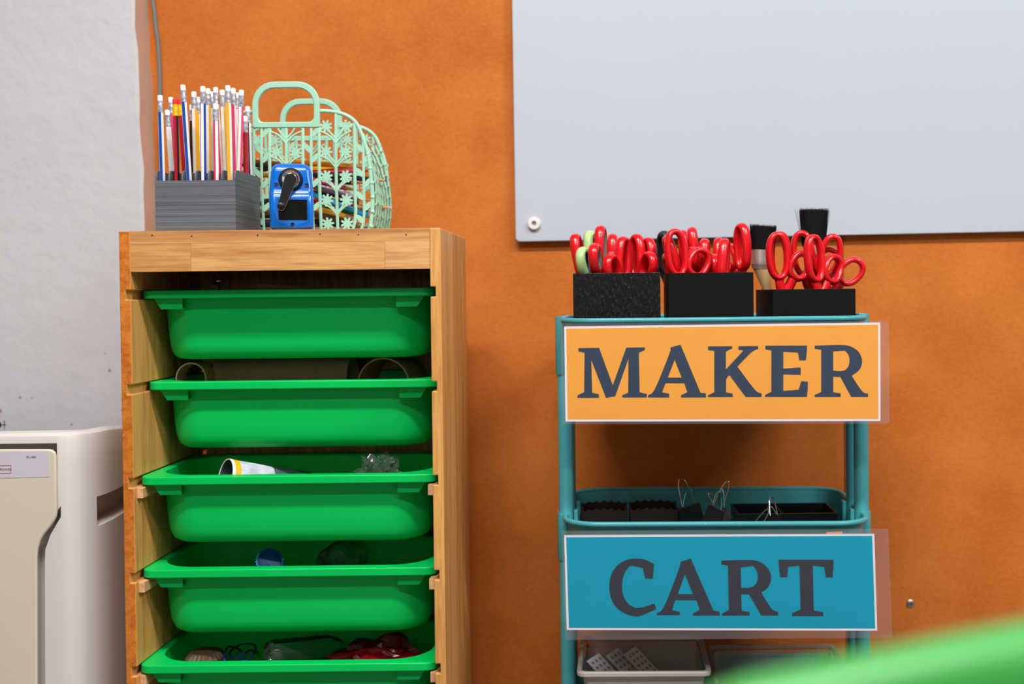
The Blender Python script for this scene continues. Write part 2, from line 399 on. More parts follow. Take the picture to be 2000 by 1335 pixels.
def screw_on_wall():
    p = W(1778, 1178, YW)
    t = thing('wall_screw', 'small steel screw head in the orange wall right of the teal sign', 'screw', p)
    bm = BM(); lathe(bm, [(0.0072, 0.0), (0.0070, -0.0016), (0.0048, -0.003), (0.002, -0.0034)], (0, 0, 0), (0, 1, 0), 18); obj('screw_head', bm, 'steel', t)
    bm = BM(); box(bm, -0.004, 0.004, -0.0038, -0.003, -0.0006, 0.0006); box(bm, -0.0006, 0.0006, -0.0038, -0.003, -0.004, 0.004); obj('cross_slot', bm, 'ink', t, smooth=0)
screw_on_wall()

def whiteboard():
    Yb = 2.014
    a, b, c = W(1007, 472, Yb), W(2000, 452, Yb), W(1000, 0, Yb)
    ux = (b - a).normalized(); uz = (c - a).normalized()
    t = thing('whiteboard', 'large white glass board mounted on the orange wall', 'whiteboard', a)
    w, h, r = 1.55, 1.05, 0.008
    pts = [a + ux * (w / 2 + x) + uz * (h / 2 + z) for x, z in rrect(0, 0, w, h, r, 4)]
    obj('board_panel', prism(BM(), pts, (0, 0.006, 0)), 'board_white', t, smooth=30, bevel=0.0012, world=True)
    for sx, sz in ((W(1043, 437, Yb) - a).dot(ux), (W(1043, 437, Yb) - a).dot(uz)), (w - 0.033, 0.031), (0.033, h - 0.03), (w - 0.033, h - 0.03):
        p = a + ux * sx + uz * sz
        bm = BM(); lathe(bm, [(0.0110, 0.0155), (0.0110, -0.0050), (0.0098, -0.0064), (0.0052, -0.0066), (0.0040, -0.0056), (0.0038, -0.001)], p, (0, 1, 0), 24)
        s = obj('standoff', bm, 'nylon', t, world=True)
        bm = BM(); lathe(bm, [(0.0036, -0.001), (0.0034, -0.0034), (0.0012, -0.003)], p, (0, 1, 0), 14); obj('screw', bm, 'steel', s, world=True)
whiteboard()

def smooth_path(pts, n=6):
    pts = [Vector(p) for p in pts]; out = []
    for i in range(len(pts) - 1):
        p0, p1, p2, p3 = pts[max(i - 1, 0)], pts[i], pts[i + 1], pts[min(i + 2, len(pts) - 1)]
        for k in range(n):
            s = k / n; out.append(0.5 * ((2 * p1) + (p2 - p0) * s + (2 * p0 - 5 * p1 + 4 * p2 - p3) * s * s + (3 * p1 - p0 - 3 * p2 + p3) * s ** 3))
    return out + [pts[-1]]
cab = [W(x, y, 2.024) for x, y in ((291, -420), (296, -60), (302, 30), (309, 90), (312, 150), (312.5, 200), (314, 330), (320, 470), (338, 800), (357, 1200), (370, 1470))]
tag(obj('cable', tube(BM(), smooth_path(cab), 0.0036, 8), 'cable_grey'), 'thin grey cable running down the orange wall behind the pencils', 'cable')

# ------------------------------------------------------------------ shelf unit
YS = 1.58; SD = 0.30; TH = 0.0150
XL, XR = W(238.2, 850, YS).x, W(865.4, 850, YS).x
ZT = W(545, 448, YS).z
XC = (XL + XR) / 2
shelf = thing('storage_shelf', 'open wooden storage shelf holding five green bins', 'shelf', (XC, YS + SD / 2, 0))
rimz = [W(555, y, d).z for y, d in ((572.5, 1.618), (751.5, 1.635), (937, 1.596), (1118.5, 1.602), (1305, 1.588))]
nz = [z for z in rimz]
step = (nz[0] - nz[4]) / 4
nz += [nz[4] - step * k for k in (1,)]
def side_panel(sgn):
    """outline in X-Z with a groove for every bin, extruded to the back"""
    xo, xi = (XL, XL + TH) if sgn < 0 else (XR, XR - TH)
    g = xi - (-sgn) * 0 + sgn * 0.0072                          # bottom of a groove
    pts = [(xo, 0), (xi, 0)]
    for z in sorted(nz): pts += [(xi, z - 0.0068), (g, z - 0.0068), (g, z + 0.0068), (xi, z + 0.0068)]
    pts += [(xi, ZT), (xo, ZT)]
    bm = prism(BM(), [(x, YS, z) for x, z in pts], (0, SD, 0))
    return bm
pl = obj('side_panel', side_panel(-1), ['wood_panel', 'wood_edge', 'wood_panel_front'], shelf, smooth=0, bevel=0.0012, world=True)
pr = obj('side_panel', side_panel(1), ['wood_panel', 'wood_edge', 'wood_panel_front'], shelf, smooth=0, bevel=0.0012, world=True)
for o, i in ((pl, 1), (pr, 2)):
    for p in o.data.polygons:
        if p.normal.y < -0.9: p.material_index = i
xi0, xi1 = XL + TH, XR - TH
rail = obj('front_rail', box(BM(), xi0, xi1, YS + 0.004, YS + 0.016, ZT - 0.0555, ZT - 0.0005), 'wood_rail', shelf, smooth=0, world=True)
xa, xb = W(372, 500, YS).x, W(751, 500, YS).x
zr = ZT - 0.0178
for n, (a, b, z0, z1, m) in enumerate(((xi0, xi1, zr, ZT, 'wood_top'), (xi0, xa, ZT - 0.056, zr, 'wood_rail2'), (xa, xb, ZT - 0.056, zr, 'wood_rail'), (xb, xi1, ZT - 0.056, zr, 'wood_rail3'))):
    obj('plank', box(BM(), a + 0.00008, b - 0.00008, YS + 0.0012, YS + 0.006, z0 + 0.00008, z1 - 0.00008), m, rail, smooth=0, bevel=0.0003, world=True)
for x, y in ((297, 459.5), (374, 461), (503, 459), (625, 457), (700, 458), (793, 458)):
    p = W(x, y, YS + 0.001); obj('nail_hole', cyl(BM(), p, p + Vector((0, 0.003, 0)), 0.0011, n=8), 'ink', rail, smooth=0, world=True)
obj('top_panel', box(BM(), xi0, xi1, YS + 0.016, YS + SD, ZT - 0.015, ZT - 0.0006), 'wood_top', shelf, smooth=0, world=True)
obj('added_back', box(BM(), xi0, xi1, YS + SD - 0.006, YS + SD - 0.001, 0.02, ZT - 0.015), 'wood_panel', shelf, smooth=0, world=True)  # back added to hide the lit wall, so the bin gaps stay dark
obj('bottom_rail', box(BM(), xi0, xi1, YS + 0.004, YS + 0.016, 0.0, 0.06), 'wood_rail', shelf, smooth=0, world=True)
a, b = W(386, 520, 1.868), W(431, 711, 1.868)
st = obj('wall_bracket', box(BM(), a.x, b.x, 1.862, 1.874, b.z, a.z + 0.02), 'wood_block', shelf, smooth=0, bevel=0.001, world=True)
ft = W(408, 555, 1.86)
box_ = box(BM(), a.x - 0.006, b.x + 0.001, 1.858, 1.8625, ft.z - 0.002, ft.z + 0.0005); obj('bracket_ledge', box_, 'wood_block', st, smooth=0, world=True)
p = W(424, 549, 1.862)
obj('bolt', lathe(BM(), [(0.0072, 0.0), (0.0068, -0.003), (0.004, -0.0048), (0.001, -0.005)], p, (0, 1, 0), 16), 'chrome', st, world=True)
for z in nz[2:]:                                              # runner blocks screwed under the grooves
    for sx in (-1, 1):
        x0 = xi0 if sx < 0 else xi1 - 0.0085
        obj('runner_block', box(BM(), x0, x0 + 0.0085, YS + 0.010, YS + 0.27, z - 0.0225, z - 0.0078), 'wood_block', shelf, smooth=0, bevel=0.0008, world=True)

# ------------------------------------------------------------------ green bins
def make_bin():
    """local origin: front centre of the rim's top; +y to the back"""
    t = thing('storage_bin', '', 'storage bin')
    w, d = 0.414, 0.236
    o = rrect(0, d / 2, w, d, 0.017, 8); cy = d / 2
    i = rrect(0, cy, w - 0.028, d - 0.038, 0.058, 8)
    bm = BM(); frame(bm, at_z(o, -0.0115), at_z(i, -0.0115), (0, 0, 0.0115)); obj('rim', bm, 'bin_green', t, bevel=0.0014)
    prof = [(0.0, -0.0016, 0.057), (0.0, -0.0115, 0.057), (0.002, -0.022, 0.057), (0.005, -0.060, 0.055), (0.0075, -0.078, 0.054), (0.0105, -0.0870, 0.052), (0.016, -0.0945, 0.048), (0.025, -0.0985, 0.042), (0.041, -0.0997, 0.032)]
    rs = [at_z(rrect(0, cy, w - 0.024 - 2 * e * 0.7, d - 0.034 - 2 * e * 0.8, r, 8), z) for e, z, r in prof]
    inner = [at_z(rrect(0, cy, w - 0.0295 - 2 * e * 0.7, d - 0.0395 - 2 * e * 0.8, r, 8), z + (0.002 if z < -0.02 else 0)) for e, z, r in prof][::-1]
    bm = BM(); rings(bm, rs + inner, False, False); vs = bm.verts; bm.verts.ensure_lookup_table(); n = len(rs[0])
    # the ring after the last outer one closes the floor: cap both floor rings
    bmesh.ops.delete(bm, geom=[f for f in bm.faces if all(abs(v.co.z + 0.0987) < 0.0035 for v in f.verts) and len({round(v.co.z, 5) for v in f.verts}) == 2 and min(v.co.z for v in f.verts) < -0.0995 and max(v.co.z for v in f.verts) > -0.0980], context='FACES')
    bm.verts.ensure_lookup_table(); k = len(rs) - 1
    bm.faces.new([bm.verts[k * n + j] for j in range(n)]); bm.faces.new([bm.verts[(k + 1) * n + j] for j in range(n)])
    obj('body', bm, 'bin_green', t, smooth=50)
    for sx in (-1, 1):                                         # corner lugs that stop the bin in its groove
        for yy in (0.010,):
            xo = sx * (w / 2 - 0.016)
            bm = BM(); prism(bm, [(xo, yy, -0.0115), (xo - sx * 0.010, yy, -0.0265), (xo - sx * 0.040, yy, -0.0265), (xo - sx * 0.040, yy, -0.0115)], (0, 0.0022, 0))
            prism(bm, [(xo - sx * 0.006, yy, -0.0115), (xo - sx * 0.0105, yy, -0.0265), (xo - sx * 0.0128, yy, -0.0265), (xo - sx * 0.0095, yy, -0.0115)], (0, 0.030, 0))
            box(bm, min(xo - sx * 0.010, xo - sx * 0.040), max(xo - sx * 0.010, xo - sx * 0.040), yy, yy + 0.026, -0.0265, -0.0245)
            obj('lug', bm, 'bin_green', t, smooth=0)
    return t
bins = []
bl = ['green plastic bin in the topmost slot of the wooden shelf', 'green plastic bin second from the top, holding cardboard tubes', 'green plastic bin third from the top, holding a paper cup and clear wrap',
      'green plastic bin fourth from the top, holding a blue cap and dim bottle', 'lowest green plastic bin, holding a clear bottle and red film']
spec = ((557.5, 565, 1.618), (564.5, 744, 1.635), (561, 929, 1.596), (559.5, 1110, 1.602), (557, 1296, 1.588))
for i, (x, y, d) in enumerate(spec):
    p = W(x, y, d); p.x = max(min(p.x, XC + 0.0012), XC - 0.0012); p.z = rimz[i] + 0.0058
    if i == 0: b = make_bin(); b['label'] = bl[0]; b['group'] = 'green bins in the wooden shelf'; b.location = p
    else: b = dup(bins[0], bl[i], p)
    bins.append(b)
def inbin(i, px, py, dy):                                     # a point above bin i, dy behind its front edge
    return W(px, py, spec[i][2] + dy)

# bin contents
def paper_tube(name, label, p0, p1, r, group=None, wall=0.0016):
    t = thing(name, label, 'cardboard tube', (p0 + p1) / 2, group=group)
    a, b = p0 - t.location, p1 - t.location; L = (b - a).length
    bm = BM(); lathe(bm, [(r - wall, 0), (r, 0), (r, L), (r - wall, L)], a, b - a, 36, cap0=False, cap1=False); 
    obj('tube_wall', bm, 'kraft', t)
    bm = BM(); lathe(bm, [(r - wall, L), (r - wall, 0)], a, b - a, 36, cap0=False, cap1=False); obj('tube_lining', bm, 'kraft', t)
    bm = BM(); lathe(bm, [(r - wall - 0.0002, 0), (r - wall - 0.0002, -0.0004), (r + 0.0002, -0.0004), (r + 0.0002, 0.0)], a, b - a, 36, cap0=False, cap1=False); obj('cut_edge', bm, 'kraft_edge', t)
p0 = inbin(1, 373, 739, 0.060); paper_tube('cardboard_tube', 'narrow brown cardboard tube, left end of the second bin', p0, p0 + Vector((0.003, 0.030, -0.001)), 0.0235, 'tubes in the second bin')
p0 = inbin(1, 749, 751, 0.076); paper_tube('cardboard_tube', 'wide brown cardboard tube, right end of the second bin', p0, p0 + Vector((0.012, 0.10, 0.0)), 0.0400, 'tubes in the second bin')
p0 = inbin(1, 431, 748, 0.132); p1 = inbin(1, 690, 744, 0.122); paper_tube('cardboard_tube', 'brown cardboard tube lying crosswise between two upright-facing tube ends', p0, p1, 0.0385, 'tubes in the second bin')
p = inbin(0, 548, 566, 0.08)
bm = BM(); prism(bm, [p + Vector((-0.035, 0, 0.008)), p + Vector((0.03, 0.01, 0.0025)), p + Vector((0.03, 0.06, -0.052)), p + Vector((-0.045, 0.05, -0.050))], (0, 0.0015, 0.0015))
tag(obj('cardboard_piece', bm, 'kraft', smooth=0), 'brown cardboard scrap just showing above the topmost bin', 'cardboard')
def paper_cup():
    p0 = inbin(2, 441, 931, 0.055); p1 = p0 + Vector((0.095, 0.075, -0.030)); r = 0.026
    t = thing('paper_cup', 'white printed paper tube with a yellow band in the third bin', 'paper tube', p0); L = (p1 - p0).length; ax = p1 - p0
    lathe_ = lambda prof, m, nm: obj(nm, lathe(BM(), prof, (0, 0, 0), ax, 36, cap0=False, cap1=False), m, t)
    lathe_([(r, 0.012), (r * 0.9, L)], 'cup_print', 'printed_wall'); lathe_([(r + 0.0003, 0.003), (r + 0.0002, 0.012)], 'paint_yellow', 'yellow_band')
    lathe_([(r - 0.0012, L), (r - 0.0012, 0.0)], 'cup_inner', 'lining'); lathe_([(r - 0.0012, 0), (r - 0.0008, -0.001), (r + 0.0004, -0.001), (r + 0.0006, 0.003)], 'paper_white', 'rolled_rim')
    obj('base_disc', lathe(BM(), [(r * 0.9, L), (r * 0.9, L - 0.004)], (0, 0, 0), ax, 36), 'paper_white', t)
paper_cup()
def crumple(name, label, cat, c, rx, ry, rz, m, sub=4, amp=0.35, seed=1, freq=2.2):
    from mathutils import noise as nz_
    bm = BM(); bmesh.ops.create_icosphere(bm, subdivisions=sub, radius=1)
    for v in bm.verts:
        k = 1 + amp * (abs(nz_.noise(v.co * freq + Vector((seed, 0, 0)))) * 2 - 0.6 + 0.5 * abs(nz_.noise(v.co * freq * 2.7 + Vector((0, seed, 0)))))
        v.co = Vector((v.co.x * rx * k, v.co.y * ry * k, v.co.z * rz * k))
    o = obj(name, bm, m, smooth=25); o.location = c; return tag(o, label, cat)
crumple('plastic_wrap', 'crumpled clear plastic wrap at the right of the third bin', 'plastic wrap', inbin(2, 742, 938, 0.075), 0.034, 0.035, 0.036, 'clear_pet', amp=0.5, seed=3)
crumple('yellow_scrap', 'small yellow scrap under the clear plastic wrap', 'scrap', inbin(2, 752, 934, 0.030), 0.010, 0.006, 0.004, 'paint_yellow', 2, 0.2, 5)
def cap():
    p = inbin(3, 524, 1103, 0.06); ax = Vector((0.35, -0.75, 0.55)).normalized(); t = thing('bottle_cap', 'blue ridged bottle cap tipped up in the fourth bin', 'bottle cap', p); r = 0.019
    obj('cap_shell', lathe(BM(), [(r - 0.001, 0.0), (r, 0.001), (r, 0.016), (r - 0.002, 0.017), (r - 0.002, 0.004), (0.001, 0.003)], (0, 0, 0), ax, 40, cap0=False, cap1=False), 'cap_blue', t)
    b_ = ax.orthogonal().normalized(); a_ = b_.cross(ax); bm = BM()
    for k in range(30):
        q = 2 * math.pi * k / 30; d = a_ * math.cos(q) + b_ * math.sin(q); cyl(bm, d * r + ax * 0.002, d * r + ax * 0.016, 0.0009, n=5)
    obj('ridges', bm, 'cap_blue', t)
cap()
def bottle(name, label, p, ax, r, L, ribs):
    t = thing(name, label, 'bottle', p); ax = ax.normalized()
    prof = [(r * 0.25, 0.004), (r * 0.6, 0.0), (r * 0.85, 0.002), (r, 0.010)]
    h = 0.014
    while h < L * 0.7: prof += [(r, h), (r * (0.95 if ribs else 1.0), h + 0.0035)]; h += 0.0065
    prof += [(r, L * 0.72), (r * 0.8, L * 0.84), (r * 0.38, L * 0.95), (r * 0.36, L)]
    obj('bottle_wall', lathe(BM(), prof, (0, 0, 0), ax, 28, cap1=False), 'clear_pet', t)
    b_ = ax.orthogonal().normalized(); a_ = b_.cross(ax); bm = BM()
    for k in range(10):
        q = 2 * math.pi * k / 10; d = a_ * math.cos(q) + b_ * math.sin(q); tube(bm, [d * r * 0.25 + ax * 0.003, d * r * 0.6 - ax * 0.001, d * r * 0.9 + ax * 0.003], 0.0012, 5)
    obj('base_ribs', bm, 'clear_pet', t)
bottle('plastic_bottle', 'dim clear bottle lying in the fourth bin', inbin(3, 650, 1108, 0.085), Vector((0.1, 1, 0.02)), 0.030, 0.105, False)
bottle('plastic_bottle', 'clear ribbed bottle with its base forward in the lowest bin', inbin(4, 522, 1276, 0.070), Vector((0.72, 0.66, -0.12)), 0.0195, 0.13, True)
def fluted():
    p = inbin(4, 402, 1297, 0.085); bm = BM(); n = 48
    rs = []
    for h, r in ((-0.02, 0.018), (0.0, 0.026), (0.012, 0.027), (0.020, 0.020), (0.023, 0.008)):
        rs.append([Vector((math.cos(2 * math.pi * j / n) * r * (1 + (0.07 if j % 2 else -0.05)), math.sin(2 * math.pi * j / n) * r * (1 + (0.07 if j % 2 else -0.05)), h)) for j in range(n)])
    o = obj('fluted_case', rings(bm, rs), 'fluted_brown', smooth=0); o.location = p; tag(o, 'brown fluted paper case in the left of the lowest bin', 'paper case')
fluted()
pts = [inbin(4, x, y, d) for x, y, d in ((438, 1293, .06), (440, 1272, .09), (448, 1262, .12), (470, 1270, .09), (462, 1285, .07), (448, 1275, .10), (470, 1258, .13), (498, 1260, .12), (492, 1283, .08), (472, 1290, .07), (485, 1270, .1), (505, 1275, .12))]
tag(obj('blue_cord', tube(BM(), smooth_path(pts, 6), 0.0017, 6), 'yarn_blue'), 'loose blue cord beside the bottle in the lowest bin', 'cord')
crumple('red_film', 'crumpled glossy red film filling the right of the lowest bin', 'plastic film', inbin(4, 738, 1293, 0.095), 0.068, 0.036, 0.034, 'red_foil', 4, 0.4, 9, 1.6)

# ------------------------------------------------------------------ grey pencil holder and pencils
YG = 1.60
gx0, gx1 = W(303, 400, YG).x, W(460, 400, YG).x; gd = 0.118
gz0 = ZT; gz1 = W(382, 352, YG).z; gz2 = W(382, 331, YG).z
holder = thing('pencil_holder', 'grey printed pencil holder with divider tabs on the wooden shelf', 'pencil holder', ((gx0 + gx1) / 2, YG + gd / 2, ZT))
tk = 0.0022
def gbox(n, *a): return obj(n, box(BM(), *a), 'grey_print', holder, smooth=0, bevel=0.0005, world=True)
gbox('front_wall', gx0, gx1, YG, YG + tk, gz0, gz1)
gbox('back_wall', gx0, gx1, YG + gd - tk, YG + gd, gz0, gz2)
gbox('base', gx0 + tk, gx1 - tk, YG + tk, YG + gd - tk, gz0, gz0 + tk)
gw = (gx1 - gx0 - tk) / 6
for k in range(7):
    x = gx0 + gw * k; ztop = gz2; rr = 0.010
    pts = [(x, YG + tk * 0.5, gz0 + 0.001), (x, YG + tk * 0.5, gz1 - 0.0005)] + [(x, YG + tk * 0.5 + rr - rr * math.cos(R(a)), gz1 + (gz2 - gz1 - rr) * 0.999 + rr * math.sin(R(a))) for a in (0, 30, 60, 90)] + [(x, YG + gd - tk * 0.5, gz2), (x, YG + gd - tk * 0.5, gz0 + 0.001)]
    obj('side_wall' if k in (0, 6) else 'divider', prism(BM(), pts, (tk, 0, 0)), 'grey_print', holder, smooth=0, bevel=0.0004, world=True)
PENS = {}
def pencil_meshes(c1, c2, fer, era, L, sharp=False):
    """hexagonal barrel along +z from 0 to L; alternate faces in two paints"""
    key = (c1, c2, fer, era, round(L, 3), sharp)
    if key in PENS: return PENS[key]
    out = []
    r = 0.0039; hexa = lambda z, s=1: [Vector((r * s * math.cos(R(60 * k + 30)), r * s * math.sin(R(60 * k + 30)), z)) for k in range(6)]
    bm = BM(); z1 = L - 0.024 if not sharp else L - 0.02
    rings(bm, [hexa(0), hexa(z1)])
    bm.faces.ensure_lookup_table()
    for k in range(6): bm.faces[k].material_index = k % 2
    def mk(n, bm, ms, sm):
        bmesh.ops.recalc_face_normals(bm, faces=bm.faces)
        me = bpy.data.meshes.new(n); bm.to_mesh(me); bm.free()
        for m in ms: me.materials.append(MATS[m])
        finish(me, sm); out.append((n, me))
    mk('barrel', bm, [c1, c2], 0)
    if sharp:
        bm = BM(); lathe(bm, [(r, z1), (0.0012, L - 0.005)], (0, 0, 0), (0, 0, 1), 10); mk('wood_point', bm, ['pencil_wood'], 40)
        bm = BM(); lathe(bm, [(0.0012, L - 0.005), (0.0002, L)], (0, 0, 0), (0, 0, 1), 8); mk('lead', bm, [c1], 40)
    else:
        q = r * 0.98
        bm = BM(); lathe(bm, [(q, z1), (q * 1.04, z1 + 0.002), (q * 0.96, z1 + 0.003), (q * 1.03, z1 + 0.005), (q * 1.03, z1 + 0.011), (q * 0.96, z1 + 0.012), (q * 1.03, z1 + 0.014), (q, z1 + 0.016)], (0, 0, 0), (0, 0, 1), 12); mk('ferrule', bm, [fer], 40)
        bm = BM(); lathe(bm, [(q * 0.93, z1 + 0.016), (q * 0.95, L - 0.0012), (q * 0.7, L)], (0, 0, 0), (0, 0, 1), 12); mk('eraser', bm, [era], 40)
    PENS[key] = out
    return out
def pencil(label, base, top, c1, c2, fer='ferrule_foil', era='eraser_white', group=None, sharp=False, spin=0.0, name='pencil', cat='pencil'):
    d = top - base; L = d.length
    t = thing(name, label, cat, base, group=group)
    t.rotation_mode = 'QUATERNION'; t.rotation_quaternion = d.to_track_quat('Z', 'Y') @ Quaternion((0, 0, 1), spin)
    for n, me in pencil_meshes(c1, c2, fer, era, L, sharp):
        o = bpy.data.objects.new(n, me); C.objects.link(o); o.parent = t
P_ = lambda x: 'paint_' + x
# (top x, top y, x and y where it meets the holder, row, paint, second paint, label); crop pixels
PL = [(140, 155, 160, 865, 0, 'blue', 'white', 'blue and white pencil, leftmost in the grey holder'),
      (200, 278, 205, 790, 2, 'white', 'white', 'short white pencil second from the left in the grey holder'),
      (229, 172, 245, 785, 3, 'pink', 'white', 'pink pencil left of the two yellow-banded pencils'),
      (267, 185, 283, 865, 0, 'red', 'black', 'red and black striped pencil with yellow band and red top'),
      (303, 190, 345, 790, 3, 'red', 'red', 'dark red pencil with yellow band leaning behind the red and black one'),
      (332, 68, 385, 865, 0, 'blue', 'white', 'tall leaning blue and white pencil, tallest on the left'),
      (408, 235, 412, 780, 4, 'black', 'black', 'thin black pencil half hidden in the grey holder'),
      (424, 125, 440, 780, 2, 'white', 'yellow', 'white and yellow pencil right of the thin black one'),
      (460, 170, 472, 780, 4, 'yellow', 'white', 'yellow and white pencil just left of the middle blue one'),
      (500, 80, 507, 865, 0, 'blue', 'white', 'blue and white pencil upright in the middle of the holder'),
      (543, 98, 550, 780, 3, 'yellow', 'white', 'yellow and white pencil just right of the middle blue one'),
      (579, 125, 588, 780, 4, 'navy', 'white', 'navy pencil behind the two worn pink ones'),
      (606, 88, 650, 790, 2, 'pink', 'white', 'tall pink and white pencil leaning behind the short worn pink one'),
      (608, 225, 618, 865, 0, 'pink', 'white', 'short worn pink and white pencil in the front row'),
      (662, 110, 692, 780, 2, 'white', 'yellow', 'white pencil with a thin yellow side, left of the front yellow one'),
      (710, 78, 730, 865, 0, 'yellow', 'white', 'yellow and white pencil in the front row at the right'),
      (755, 95, 786, 775, 1, 'pink', 'white', 'white and pink pencil just right of the front yellow one'),
      (791, 135, 802, 775, 4, 'white', 'white', 'plain white pencil between two pink ones at the right'),
      (826, 110, 836, 780, 1, 'pink', 'white', 'bright pink and white pencil near the right of the holder'),
      (858, 330, 866, 785, 3, 'red', 'red', 'short dark red pencil near the right of the holder'),
      (877, 248, 912, 798, 4, 'navy', 'white', 'navy and white pencil, rightmost in the grey holder')]
for tx, ty, bx_, by, row, c1, c2, lab in PL:
    Yp = YG + 0.0095 + row * 0.0225
    tp = W(280 + tx / 4.308, 150 + ty / 4.308, Yp); bp = W(280 + bx_ / 4.308, 150 + by / 4.308, Yp)
    k = (tp.z - (gz0 + 0.0045)) / (tp.z - bp.z); base = tp + (bp - tp) * k
    base.x = min(max(base.x, gx0 + 0.008), gx1 - 0.008)
    yel = 'yellow-banded' not in lab and 'yellow band' in lab
    pencil(lab, base, tp, P_(c1), P_(c2), 'ferrule_yellow' if yel else 'ferrule_foil', 'eraser_red' if yel else 'eraser_white', 'pencils in the grey holder', spin=R(60))

# ------------------------------------------------------------------ mint basket
YB = 1.722
bc = W(561, 455, YB); BX = bc.x; SB = YB / F
basket = thing('jelly_basket', 'mint green plastic basket of flower lattice, full of pencils', 'basket', (BX, YB + 0.078, ZT)); basket.scale = (1.03, 0.92, 1.03)
HV = [(0.0, 0.114), (0.007, 0.1185), (0.041, 0.1225), (0.078, 0.121), (0.115, 0.1166), (0.143, 0.108), (0.158, 0.101), (0.168, 0.090), (0.174, 0.075), (0.1765, 0.058), (0.1768, 0.0)]
def hw(v):
    for (a, x), (b, y) in zip(HV, HV[1:]):
        if v <= b: return x + (y - x) * (v - a) / (b - a)
    return 0
def vtop(u):
    u = abs(u)
    if u < 0.0495: return 0.157
    for (a, x), (b, y) in list(zip(HV, HV[1:]))[4:]:
        if x >= u >= y: return a + (b - a) * (x - u) / (x - y)
    return 0.115
BD = 0.150
def pf(u, v, back=False):                                      # point of a panel, local to the basket
    bul = 0.010 * (1 - (u / 0.13) ** 2) * math.sin(math.pi * min(v / 0.19, 1))
    y = -0.075 - bul if not back else 0.075 + bul
    return Vector((u, y, v + 0.0032))
fl = BM(); n = 8; ol = []
for k in range(2 * n):
    a = math.pi * k / n; rr = 0.0094 if k % 2 == 0 else 0.0048
    if k % 2 == 0: ol += [Vector((rr * math.cos(a - 0.14), -0.0011, rr * math.sin(a - 0.14))), Vector((rr * math.cos(a + 0.14), -0.0011, rr * math.sin(a + 0.14)))]
    else: ol.append(Vector((rr * math.cos(a), -0.0011, rr * math.sin(a))))
prism(fl, ol, (0, 0.0022, 0)); flower0 = obj('flower', fl, 'mint', basket, smooth=0)
lf = BM(); prism(lf, [Vector((0.0085 * math.cos(R(a)) , -0.001, 0.0036 * math.sin(R(a)) * (1 if abs(math.cos(R(a))) < .95 else .5))) for a in range(0, 360, 24)], (0, 0.002, 0)); leaf0 = obj('leaf', lf, 'mint', basket, smooth=0)
first = {'flower': True, 'leaf': True}
def put(kind, loc, rot):
    src = flower0 if kind == 'flower' else leaf0
    if first[kind]: first[kind] = False; src.location = loc; src.rotation_euler = rot
    else: inst(src, basket, loc, rot)
rows = [0.154, 0.117, 0.081, 0.047, 0.013]
stems = [0.0, 0.0715, -0.0715]; seps = [0.024, 0.0475, 0.098]; leafs = [0.0360, 0.1105]
